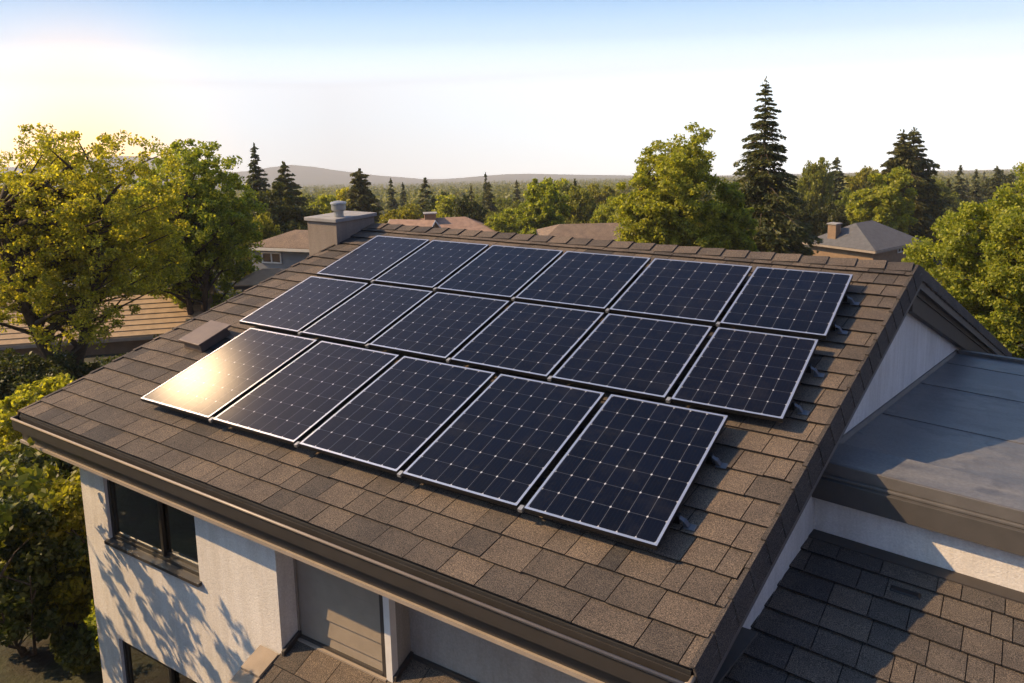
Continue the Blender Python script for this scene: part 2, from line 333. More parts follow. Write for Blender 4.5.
# ------------------------------------------------------------------ main house
TH = 0.27333; CT, ST = math.cos(TH), math.sin(TH)
LIFT = 0.16                                   # the panel faces stand this far above the shingles
def rp(u, v, h=0.0):
    """point of the front slope: u along the ridge, v up the slope, h above the shingle plane"""
    n = h-LIFT
    return Vector((u, v*CT-n*ST, v*ST+n*CT))
BL, BR, TR, TL = (-1.26, -0.84), (6.61, -0.985), (7.13, 4.63), (-0.71, 4.68)
def q(s, t):
    a = [BL[i]*(1-s)+BR[i]*s for i in (0, 1)]; b = [TL[i]*(1-s)+TR[i]*s for i in (0, 1)]
    return a[0]*(1-t)+b[0]*t, a[1]*(1-t)+b[1]*t
def qp(s, t, h=0.0): return rp(*q(s, t), h)
house = empty('house', (3, 3, -4.3), 'white stucco house with brown shingle roof carrying the solar panels', 'house')
rnd = random.Random(5)
def shingles(P, length, courses, mats, name, parent, wmin=0.24, wmax=0.46, skip=None, lo=0.0, th=0.010, lift=0.030):
    """P(s, t, h) surface point, s along the course (0..1 over `length` metres), t up the slope"""
    mb = MB()
    for c in range(courses):
        t0, t1 = c/courses-0.004, min(1.0, (c+1.18)/courses)
        x = -rnd.uniform(0, wmax)
        while x < length:
            wd = rnd.uniform(wmin, wmax)
            if rnd.random() < 0.2: wd *= 0.55
            a, b = max(0, x)/length, min(length, x+wd-0.007)/length
            x += wd
            if b-a < 0.01/length*5: continue
            j0 = rnd.uniform(-0.003, 0.003)/ (1.0); hh = lift+rnd.uniform(-0.002, 0.003)
            tt = t0+rnd.uniform(-0.0008, 0.0008)
            if tt < 0: tt = 0
            bot = [P(a, tt, hh-th), P(b, tt, hh-th), P(b, t1, 0.001), P(a, t1, 0.001)]
            top = [P(a, tt, hh), P(b, tt, hh), P(b, t1, 0.004), P(a, t1, 0.004)]
            mb.hexa(bot, top, 1, top=0, side=1)
    return mb.build(name, mats, parent)
roof = None
# deck: front and rear slopes as one solid under the shingles
Eb = [rp(*BL), rp(*BR), rp(*TR), rp(*TL)]
ridL, ridR = rp(*TL), rp(*TR)
REAR = 9.2
rr = Vector((0.0984*8.9, 8.9, -0.365*8.9)); rl = rr
def slab(mb, a, b, c, d, h0, h1, mi=0):
    k0, k1 = Vector((0, 0, h0)), Vector((0, 0, h1))
    mb.hexa([a+k1, b+k1, c+k1, d+k1], [a+k0, b+k0, c+k0, d+k0], mi)
mb = MB()
slab(mb, *Eb, -0.004, -0.10); slab(mb, ridL, ridR, ridR+rr, ridL+rl, -0.004, -0.10)
roof = mb.build('roof', M_FELT, house)
shingles(qp, 7.87, 22, [M_SH, M_EDGE], 'front_shingles', roof, wmin=0.22, wmax=0.44)
def rearP(s, t, h):
    a = ridL.lerp(ridR, s); return a + rr*(1-t) + Vector((0, 0, h))
shingles(rearP, 7.84, 33, [M_SH, M_EDGE], 'rear_shingles', roof)
# ridge caps
mb = MB(); n = 26
for i in range(n):
    a, b = i/n, (i+1.12)/n; b = min(b, 1.0)
    up = Vector((0, 0, 1))
    h0, h1 = 0.040+rnd.uniform(0, .004), 0.026
    def cp(s, k, h):
        base = ridL.lerp(ridR, s)+Vector((0, 0, h))
        return base + Vector((0, -CT, -ST))*0.20 if k < 0 else (base + Vector((0, 0.94, -0.343))*0.20 if k > 0 else base)
    for k in (-1, 1):
        c4 = [cp(a, k, h1), cp(b-0.004, k, h0), cp(b-0.004, 0, h0), cp(a, 0, h1)]
        if k > 0: c4 = c4[::-1]
        mb.hexa([p-Vector((0, 0, 0.02)) for p in c4], c4, 1, top=0)
mb.build('ridge_cap', [M_SH, M_EDGE], roof)
# right and left rake tiles: short pieces bent over the edge, hanging down its face
def rake(side, A, B, name, npc, out, mat=M_RAKE, drop=0.15):
    mb = MB(); A = Vector(A); B = Vector(B)
    for i in range(npc):
        a, b = i/npc, min(1.0, (i+1.1)/npc)
        ha, hb = 0.034, 0.020
        pa, pb = A.lerp(B, a), A.lerp(B, b)
        o = Vector((out, 0, 0)); ins = Vector((-0.012*side, 0, 0))
        # top strip
        t4 = [pa+ins+Vector((0,0,ha)), pa+o+Vector((0,0,ha)), pb+o*0.8+Vector((0,0,hb)), pb+ins+Vector((0,0,hb))]
        # face: leans out towards its foot
        f4 = [pa+o+Vector((0,0,ha)), pa+o*3.2+Vector((0,0,ha-drop)), pb+o*2.9+Vector((0,0,hb-drop)), pb+o*0.8+Vector((0,0,hb))]
        inn = Vector((-0.012*side, 0, -0.012))
        if side < 0: t4 = t4[::-1]; f4 = f4[::-1]
        mb.hexa([p+Vector((0,0,-0.012)) for p in t4], t4, 0)
        mb.hexa([p+inn for p in f4], f4, 0)
    return mb.build(name, [mat, M_EDGE], roof)
rake(1, rp(*BR), rp(*TR), 'rake_tiles', 20, 0.022, drop=0.17)
rake(1, ridR+rr, ridR, 'rake_tiles', 32, 0.022, drop=0.17)
rake(-1, rp(*BL), rp(*TL), 'rake_tiles', 20, -0.03, M_SH, 0.10)
rake(-1, ridL+rl, ridL, 'rake_tiles', 32, -0.03, M_SH, 0.10)
# barge boards under the rake tiles
mb = MB()
for A, B in ((rp(*BR), rp(*TR)), (ridR+rr, ridR)):
    k = Vector((0, 0, -0.24))
    mb.beam(A+k+Vector((0.0, 0, 0)), B+k, (0.045, 0, 0), (0, 0, 0.17))
mb.build('barge_board', M_GFASCIA, roof)
mb = MB()
for A, B in ((rp(*BR), rp(*TR)), (ridR+rr, ridR)):
    k = Vector((-0.085, 0, -0.30)); mb.beam(A+k, B+k, (0.08, 0, 0), (0, 0, 0.19))
mb.beam(ridR+rr+Vector((-0.09, 0, -0.50)), ridR+Vector((-0.09, 0, -0.50)), (0.07, 0, 0), (0, 0, 0.198))
mb.build('rake_soffit', M_FASCIA, roof)
mb = MB()
for A, B in ((rp(*BL), rp(*TL)), (ridL+rl, ridL)):
    k = Vector((-0.02, 0, -0.24)); mb.beam(A+k, B+k, (0.045, 0, 0), (0, 0, 0.16))
mb.build('barge_board', M_GUT, roof)
# eave: gutter trough, rim, fascia, tan bottom strip, soffit
E0, E1 = rp(*BL), rp(*BR); ed = (E1-E0).normalized(); eo = Vector((ed.y, -ed.x, 0)).normalized()
if eo.y > 0: eo = -eo
Z = Vector((0, 0, 1))
def eave_beam(mb, o0, z0, wd, ht, s0=0.0, s1=0.0, mi=0):
    a = E0-ed*s0+eo*o0+Z*z0; b = E1+ed*s1+eo*o0+Z*z0
    mb.beam(a, b, eo*wd, Z*ht, mi)
mb = MB()
eave_beam(mb, 0.005, -0.135, 0.008, 0.11)          # back
eave_beam(mb, 0.013, -0.135, 0.075, 0.008)          # floor
eave_beam(mb, 0.080, -0.127, 0.008, 0.095)         # front
eave_beam(mb, 0.074, -0.155, 0.012, 0.022)         # lower roll
for e, sg in ((E0, -1), (E1, 1)):
    a = e+eo*0.013+Z*-0.135; mb.beam(a, a+eo*0.075, ed*0.006*sg, Z*0.10)
gut = mb.build('gutter', M_GUT, house)
mb = MB(); a = E0+eo*0.092+Z*-0.026; b = E1+eo*0.092+Z*-0.026
mb.tube([a, b], [0.013, 0.013], 8); mb.tube([b, b+ed*0.02-eo*0.02, b+ed*0.02-eo*0.085], [0.014]*3, 8); mb.tube([a, a-ed*0.015-eo*0.02, a-ed*0.015-eo*0.08], [0.012]*3, 8)
mb.build('rim', M_LIP, gut, smooth=True)
mb = MB(); eave_beam(mb, -0.035, -0.33, 0.035, 0.28); mb.build('fascia', M_GUT, house)
mb = MB(); eave_beam(mb, 0.002, -0.335, 0.022, 0.032, 0.02, 0.0); mb.build('eave_trim', M_TRIM, house)
mb = MB()
mb.hexa([E0-eo*0.04+Z*-0.33, E1-eo*0.04+Z*-0.33, Vector((6.72, 0.1, E1.z-0.33)), Vector((-1.1, 0.1, E0.z-0.33))],
        [E0-eo*0.04+Z*-0.31, E1-eo*0.04+Z*-0.31, Vector((6.72, 0.1, E1.z-0.31)), Vector((-1.1, 0.1, E0.z-0.31))])
mb.build('soffit', M_SOFFIT, house)
# walls ---------------------------------------------------------
GZ = -4.4; WT = -0.70
def wall_front(x0, x1, y, z0, z1, holes, t, mi=0, mb=None):
    """front wall with window openings"""
    mb = mb or MB(); xs = sorted({x0, x1, *[h[0] for h in holes], *[h[1] for h in holes]}); zs = sorted({z0, z1, *[h[2] for h in holes], *[h[3] for h in holes]})
    for a, b in zip(xs, xs[1:]):
        for c, d in zip(zs, zs[1:]):
            if any(h[0] <= a and b <= h[1] and h[2] <= c and d <= h[3] for h in holes): continue
            mb.box(a, b, y, y+t, c, d, mi)
    return mb
WIN = (-0.09, 1.46, -1.67, -0.905); WIN2 = (-0.12, 1.55, -3.75, -2.86)
def clean(mb, name, mat, parent):
    o = mb.build(name, mat, parent); bm = bmesh.new(); bm.from_mesh(o.data)
    bmesh.ops.remove_doubles(bm, verts=bm.verts, dist=0.0005)
    kill = {}
    for f in bm.faces:
        c = f.calc_center_median(); k = (round(c.x, 3), round(c.y, 3), round(c.z, 3)); kill.setdefault(k, []).append(f)
    dead = [f for fs in kill.values() if len(fs) > 1 for f in fs]
    bmesh.ops.delete(bm, geom=dead, context='FACES_ONLY')
    bmesh.ops.dissolve_limit(bm, angle_limit=0.01, verts=bm.verts, edges=bm.edges)
    bm.to_mesh(o.data); bm.free(); return o
clean(wall_front(-0.55, 2.605, -0.55, GZ, WT, [WIN, WIN2], 0.20), 'front_wall', M_WHITE, house)
mb = MB(); mb.box(2.39, 2.604, -0.349, -0.10, GZ, WT); mb.build('return_wall', M_WHITE, house)
# left gable wall, right gable wall, following the skewed sides
def gable(x0, y0, z_bot, name, thick, off, mat, zdrop=-0.10, yfront=None):
    pass
sk = (TR[0]-BR[0])/((TR[1]-BR[1])*CT)         # the sides lean this much in x per metre of y
def roofz(y):
    yr = ridR.y; return ridR.z-(y-yr)*0.365 if y > yr else ridR.z-(yr-y)*ST/CT
def side_wall(xat, yat, y0, y1, name, mat, t, gap=0.09):
    f = lambda y: xat+(y-yat)*sk
    ys = [y0, ridR.y, y1]; mb = MB()
    for a, b in ((ys[0], ys[1]), (ys[1], ys[2])):
        mb.hexa([(f(a), a, GZ), (f(a)+t, a, GZ), (f(b)+t, b, GZ), (f(b), b, GZ)],
                [(f(a), a, roofz(a)-gap), (f(a)+t, a, roofz(a)-gap), (f(b)+t, b, roofz(b)-gap), (f(b), b, roofz(b)-gap)])
    return mb.build(name, mat, house)
side_wall(-0.546, -0.55, -0.345, ridR.y+8.3, 'side_wall', M_WHITE, 0.2)
GX = lambda y: 6.79+(y-2.10)*sk               # outer face of the right gable wall
side_wall(GX(0)-0.2, 0, -0.115, ridR.y+8.3, 'gable_wall', M_WHITE, 0.2)
mb = MB(); mb.box(0.1, 7.3, 12.6, 12.8, GZ, -2.2); mb.build('rear_wall', M_WHITE, house)
# taupe plank siding between the white wall and the grey wall
mb = MB(); z = GZ
pl = [-3.2, -2.9, -2.6, -2.3, -2.03, -1.86, -1.69, -1.515, -1.34, -1.165, -0.99, -0.82, -0.70]
for a, b in zip(pl, pl[1:]):
    mb.hexa([(2.61, -0.345, a+0.014), (3.66, -0.345, a+0.014), (3.66, -0.25, a+0.014), (2.61, -0.25, a+0.014)],
            [(2.61, -0.330, b), (3.66, -0.330, b), (3.66, -0.25, b), (2.61, -0.25, b)])
mb.box(2.606, 3.66, -0.25, -0.12, -4.3, -0.70)
mb.box(2.606, 2.632, -0.352, -0.346, GZ, -0.70)
mb.build('plank_siding', M_SIDING, house)
mb = MB(); mb.box(3.66, 3.715, -0.36, -0.12, GZ, -0.70); mb.build('corner_post', M_FASCIA, house)
mb = MB(); mb.box(3.716, 3.785, -0.375, -0.30, GZ, -0.70); mb.build('corner_trim', M_WHITEP, house)
mb = MB(); mb.box(3.716, 3.78, -0.299, -0.12, GZ, -0.70); mb.build('return_wall', M_GREYW, house)
mb = MB(); mb.box(3.60, 6.53, -0.119, 0.08, GZ, -0.68); mb.build('front_wall', M_GREYW, house)
# windows -------------------------------------------------------
def glass_mat():
    m = bpy.data.materials.new('window_glass'); m.use_nodes = True; t = m.node_tree; t.nodes.clear()
    out = N(t, 'ShaderNodeOutputMaterial'); gl = N(t, 'ShaderNodeBsdfGlossy'); tr = N(t, 'ShaderNodeBsdfTransparent'); mx = N(t, 'ShaderNodeMixShader')
    gl.inputs['Roughness'].default_value = 0.02; gl.inputs['Color'].default_value = (0.9, 0.9, 0.9, 1); tr.inputs[0].default_value = (0.62, 0.64, 0.60, 1)
    fr = N(t, 'ShaderNodeFresnel'); fr.inputs[0].default_value = 1.55; ma = N(t, 'ShaderNodeMath', operation='MULTIPLY_ADD'); ma.inputs[1].default_value = 1.5; ma.inputs[2].default_value = 0.34
    t.links.new(fr.outputs[0], ma.inputs[0]); t.links.new(ma.outputs[0], mx.inputs[0])
    t.links.new(tr.outputs[0], mx.inputs[1]); t.links.new(gl.outputs[0], mx.inputs[2]); t.links.new(mx.outputs[0], out.inputs[0]); return m
M_GLASS = glass_mat()
M_ROOM = simple('room_plaster', (0.30, 0.25, 0.18), 0.9); M_CURT = simple('curtain_cloth', (0.62, 0.55, 0.43), 0.9)
def window(parent, x0, x1, z0, z1, y, split, label):
    f = MB(); w_ = 0.05; yo = y+0.035
    f.box(x0, x1, yo, yo+0.09, z1-w_, z1); f.box(x0, x1, yo, yo+0.09, z0, z0+w_)
    f.box(x0, x0+w_, yo, yo+0.09, z0+w_, z1-w_); f.box(x1-w_, x1, yo, yo+0.09, z0+w_, z1-w_)
    xs = x0+(x1-x0)*split
    win = f.build('window', M_FRAMEB, parent, bevel=0.004); win['label'] = label
    s = MB(); zz0, zz1 = z0+w_, z1-w_
    for a, b, dy in ((x0+w_, xs+0.03, 0.012), (xs-0.03, x1-w_, 0.045)):
        s.box(a, b, yo+dy, yo+dy+0.03, zz1-0.035, zz1); s.box(a, b, yo+dy, yo+dy+0.03, zz0, zz0+0.035)
        s.box(a, a+0.04, yo+dy, yo+dy+0.03, zz0+0.035, zz1-0.035); s.box(b-0.04, b, yo+dy, yo+dy+0.03, zz0+0.035, zz1-0.035)
        g = MB(); g.box(a+0.04, b-0.04, yo+dy+0.012, yo+dy+0.018, zz0+0.035, zz1-0.035); g.build('pane', M_GLASS, win)
    s.build('sash', M_FRAMEB, win)
    l = MB(); l.hexa([(x0-0.03, y-0.045, z0-0.035), (x1+0.03, y-0.045, z0-0.035), (x1+0.03, y+0.034, z0-0.035), (x0-0.03, y+0.034, z0-0.035)],
                     [(x0-0.03, y-0.045, z0-0.002), (x1+0.03, y-0.045, z0-0.002), (x1+0.03, y+0.034, z0+0.012), (x0-0.03, y+0.034, z0+0.012)])
    l.build('sill', M_GUT, win)
window(house, *WIN[:2], *WIN[2:], -0.55, 0.57, 'dark bronze sliding window under the eave')
window(house, *WIN2[:2], *WIN2[2:], -0.55, 0.5, 'dark window low on the white wall')
mb = MB()
for z0, z1 in ((-2.45, -0.72), (-4.2, -2.5)):
    mb.poly([(-0.34, 2.2, z0), (2.5, 2.2, z0), (2.5, 2.2, z1), (-0.34, 2.2, z1)]); mb.poly([(-0.34, -0.345, z0), (2.5, -0.345, z0), (2.5, 2.2, z0), (-0.34, 2.2, z0)])
    mb.poly([(-0.34, -0.345, z1), (2.5, -0.345, z1), (2.5, 2.2, z1), (-0.34, 2.2, z1)]); mb.poly([(-0.34, -0.34, z0), (-0.34, 2.2, z0), (-0.34, 2.2, z1), (-0.34, -0.34, z1)])
    mb.poly([(2.38, -0.34, z0), (2.38, 2.2, z0), (2.38, 2.2, z1), (2.38, -0.34, z1)])
mb.build('room', M_ROOM, house)
mb = MB()
for x0, x1, zt, zb in ((0.38, 0.62, -0.86, -1.72), (-0.06, 0.06, -0.86, -1.72)):
    k = 14; pts = [(x0+(x1-x0)*i/k, -0.28+0.022*math.sin(i*2.1)) for i in range(k+1)]
    for (a, b), (c, d) in zip(pts, pts[1:]): mb.poly([(a, b, zb), (c, d, zb), (c, d, zt), (a, b, zt)])
mb.build('curtain', M_CURT, house, smooth=True)
# chimney -------------------------------------------------------
mb = MB(); mb.box(-1.36, -0.735, 3.75, 4.60, GZ, 1.24)
chim = mb.build('chimney', M_CHIM, house, bevel=0.006)
mb = MB(); mb.box(-1.395, -0.705, 3.715, 4.635, 1.243, 1.30); mb.build('chimney_cap', M_CAPC, chim, bevel=0.008)
mb = MB(); cx, cyy = -0.88, 3.96
mb.tube([(cx, cyy, 1.30), (cx, cyy, 1.40)], [0.075, 0.075], 20); mb.tube([(cx, cyy, 1.40), (cx, cyy, 1.415), (cx, cyy, 1.50), (cx, cyy, 1.505)], [0.10, 0.11, 0.11, 0.10], 20)
mb.tube([(cx, cyy, 1.506), (cx, cyy, 1.53), (cx, cyy, 1.55)], [0.125, 0.12, 0.03], 20)
mb.build('flue', M_GALV, chim)
# low vent on the left of the roof
mb = MB(); V = [(-0.47, 0.80), (-0.09, 0.78), (-0.10, 1.24), (-0.47, 1.26)]
mb.hexa([rp(*p, 0.02) for p in V], [rp(*p, 0.115) for p in [(-0.45, 0.82), (-0.11, 0.80), (-0.12, 1.22), (-0.45, 1.24)]])
vt = mb.build('roof_vent', M_VENT, house, bevel=0.008)
mb = MB(); mb.hexa([rp(a, b, 0.118) for a, b in [(-0.49, 0.78), (-0.07, 0.76), (-0.08, 1.26), (-0.49, 1.28)]], [rp(a, b, 0.145) for a, b in [(-0.49, 0.78), (-0.07, 0.76), (-0.08, 1.26), (-0.49, 1.28)]])
mb.build('vent_hood', M_VENT, vt, bevel=0.006)
# right wing: flat roof, its edge bands, wall strip and lower shingle roof ---------------------------------
D = Vector((1, -0.10, 0)); SL = 0.106
def fp(k, y, dz=0.0):
    """point of the wing: k metres along its front edge, y = the y it has where it meets the gable wall"""
    x = GX(y)+k; return Vector((x, y-0.10*k, -0.13-SL*(y-2.10)-0.010*k+dz))
mb = MB()
mb.hexa([fp(0, 2.02, -0.2), fp(6, 2.02, -0.2), fp(6, 8.0, -0.2), fp(0, 8.0, -0.2)], [fp(0, 2.02), fp(6, 2.02), fp(6, 8.0), fp(0, 8.0)])
fr = mb.build('flat_roof', M_MEMB, house)
mb = MB()
def edge_beam(mb, y0, y1, z0, z1, k0=0.0, k1=6.0, mi=0):
    P = lambda k, y, z: Vector((GX(y)+k, y-0.10*k, z-0.010*k))
    mb.hexa([P(k0, y0, z0), P(k1, y0, z0), P(k1, y1, z0), P(k0, y1, z0)], [P(k0, y0, z1), P(k1, y0, z1), P(k1, y1, z1), P(k0, y1, z1)], mi)
edge_beam(mb, 1.66, 2.11, -0.17, -0.078); mb.build('edge_strip', M_MEMB, fr, bevel=0.006)
mb = MB(); edge_beam(mb, 1.625, 1.655, -0.165, -0.068); edge_beam(mb, 1.60, 1.655, -0.19, -0.168); mb.build('edge_flashing', M_GFASCIA, fr, bevel=0.004)
mb = MB(); edge_beam(mb, 1.56, 1.655, -0.375, -0.193); mb.build('wing_fascia', M_SOFFIT, fr, bevel=0.004)
mb = MB()    # seams of the membrane and the cover strip against the gable wall
for y in (3.6, 5.4, 7.0):
    a, b = fp(0.05, y, 0.001), fp(6, y-0.25, 0.001); mb.beam(a, b, (0, 0.05, -0.0053), (0, 0, 0.006))
mb.build('membrane_seam', M_MEMB, fr)
mb = MB()
mb.hexa([fp(0, 2.11, 0.001), fp(0.035, 2.11, 0.001), fp(0.035, 8.0, 0.001), fp(0, 8.0, 0.001)], [fp(0, 2.11, 0.04), fp(0.02, 2.11, 0.04), fp(0.02, 8.0, 0.04), fp(0, 8.0, 0.04)])
P = lambda k, y, dz: fp(k, y, dz)
mb.hexa([P(0.04, 7.88, .001), P(6, 7.88, .001), P(6, 8.02, .001), P(0.04, 8.02, .001)], [P(0.04, 7.88, .05), P(6, 7.88, .05), P(6, 8.02, .05), P(0.04, 8.02, .05)])
mb.build('roof_upstand', M_GFASCIA, fr)
mb = MB()
edge_beam(mb, 1.665, 1.80, GZ, -0.378); mb.build('wing_wall', M_WHITE, house)
mb = MB(); edge_beam(mb, 1.52, 1.66, -0.755, -0.700); mb.build('wall_flashing', M_FASCIA, house)
LS = 0.12
def lp(s, t, h=0.0):
    y = 1.60-3.9*(1-t); k = -0.35+6.0*s; z = -0.715-LS*(1.60-y)
    return Vector((GX(1.60)+k, y-0.10*k, z-0.010*k+h))
mb = MB(); slab(mb, lp(0, 0), lp(1, 0), lp(1, 1), lp(0, 1), -0.003, -0.12)
lr = mb.build('wing_roof', M_FELT, house)
shingles(lp, 6.0, 15, [M_SH2, M_EDGE], 'wing_shingles', lr, wmin=0.22, wmax=0.40)
mb = MB(); mb.beam(lp(0, 0)+Vector((0, -.02, -0.2)), lp(1, 0)+Vector((0, -.02, -0.2)), (0, .02, 0), (0, 0, 0.21)); mb.build('wing_fascia', M_GUT, lr)
mb = MB(); c = lp(0.185, 0.905, 0.03)
mb.hexa([c+Vector(p) for p in ((-.10, -.05, -.03), (.12, -.07, -.03), (.12, .03, -.02), (-.10, .05, -.02))], [c+Vector(p) for p in ((-.09, -.04, .0), (.10, -.055, .0), (.10, .0, .006), (-.09, .015, .006))])
mb.build('roof_vent', M_BLACKM, lr, bevel=0.005)
mb = MB(); mb.box(6.56, 12.0, -1.9, 0.9, GZ, -1.25); mb.build('wing_wall', M_WHITE, house)
# porch roof, bottom left ---------------------------------------
PS = 0.40
def pp(s, t, h=0.0):
    y = -0.10-1.9*(1-t); return Vector((2.56+4.0*s, y, -1.875+PS*(y+0.12)+h))
mb = MB()
def pq(x0, x1, y0, y1, h): return [Vector((x, y, -1.875+PS*(y+0.12)+h)) for x, y in ((x0, y0), (x1, y0), (x1, y1), (x0, y1))]
mb.hexa(pq(2.40, 6.56, -2.0, -0.56, -0.10), pq(2.40, 6.56, -2.0, -0.56, -0.003)); mb.hexa(pq(2.612, 6.56, -0.559, -0.38, -0.10), pq(2.612, 6.56, -0.559, -0.38, -0.003)); mb.hexa(pq(3.79, 6.56, -0.379, -0.125, -0.10), pq(3.79, 6.56, -0.379, -0.125, -0.003))
pr_ = mb.build('porch_roof', M_FELT, house)
mb = MB(); yy = -2.0; cidx = 0
while yy < -0.14:
    y1 = min(yy+0.27, -0.125); x = 2.58-rnd.uniform(0, .3)
    while x < 6.56:
        wd = rnd.uniform(0.26, 0.46); a, b = max(2.58, x), min(6.56, x+wd-0.007); x += wd
        if yy > -0.60: a = max(a, 2.615)
        if y1 > -0.36: a = max(a, 3.79) if yy > -0.42 else a
        ye = y1+0.04 if y1 < -0.2 else y1
        if a < 3.79: ye = min(ye, -0.345)
        if b-a < 0.03 or ye-yy < 0.03: continue
        lo = [Vector((a, yy, 0)), Vector((b, yy, 0)), Vector((b, ye, 0)), Vector((a, ye, 0))]
        zz = lambda p, h: Vector((p.x, p.y, -1.875+PS*(p.y+0.12)+h))
        mb.hexa([zz(lo[0], .006), zz(lo[1], .006), zz(lo[2], .001), zz(lo[3], .001)], [zz(lo[0], .018), zz(lo[1], .018), zz(lo[2], .004), zz(lo[3], .004)], 1, top=0)
    yy += 0.27
mb.build('porch_shingles', [M_SH, M_EDGE], pr_)
mb = MB(); y0 = -2.0
while y0 < -0.60:     # pale cap tiles up the left edge
    y1 = min(y0+0.30, -0.565)
    mb.hexa(pq(2.33, 2.58, y0, y1-0.008, 0.0), [a+Vector((0, 0, d)) for a, d in zip(pq(2.33, 2.58, y0, y1-0.008, 0.03), (0.012, 0.012, 0, 0))]); y0 += 0.30
mb.build('edge_cap', simple('pale_cap', (0.30, 0.24, 0.18), 0.8, var=0.2, bs=0.3), pr_)
mb = MB(); mb.beam((2.613, -0.565, -2.04), (2.613, -0.345, -1.955), (0.03, 0, 0), (0, 0, 0.05)); mb.beam((2.65, -0.365, -1.972), (3.66, -0.365, -1.972), (0, 0.025, 0), (0, 0, 0.03))
mb.beam((3.79, -0.145, -1.88), (6.5, -0.145, -1.88), (0, 0.024, 0), (0, 0, 0.035)); mb.beam((3.787, -0.37, -1.96), (3.787, -0.13, -1.868), (0.03, 0, 0), (0, 0, 0.045))
mb.build('step_flashing', M_GUT, pr_)
mb = MB(); mb.beam((2.62, -0.395, -1.985), (3.72, -0.395, -1.985), (0, 0.028, 0), (0, 0, 0.022)); mb.build('sill_trim', M_TRIM, pr_)
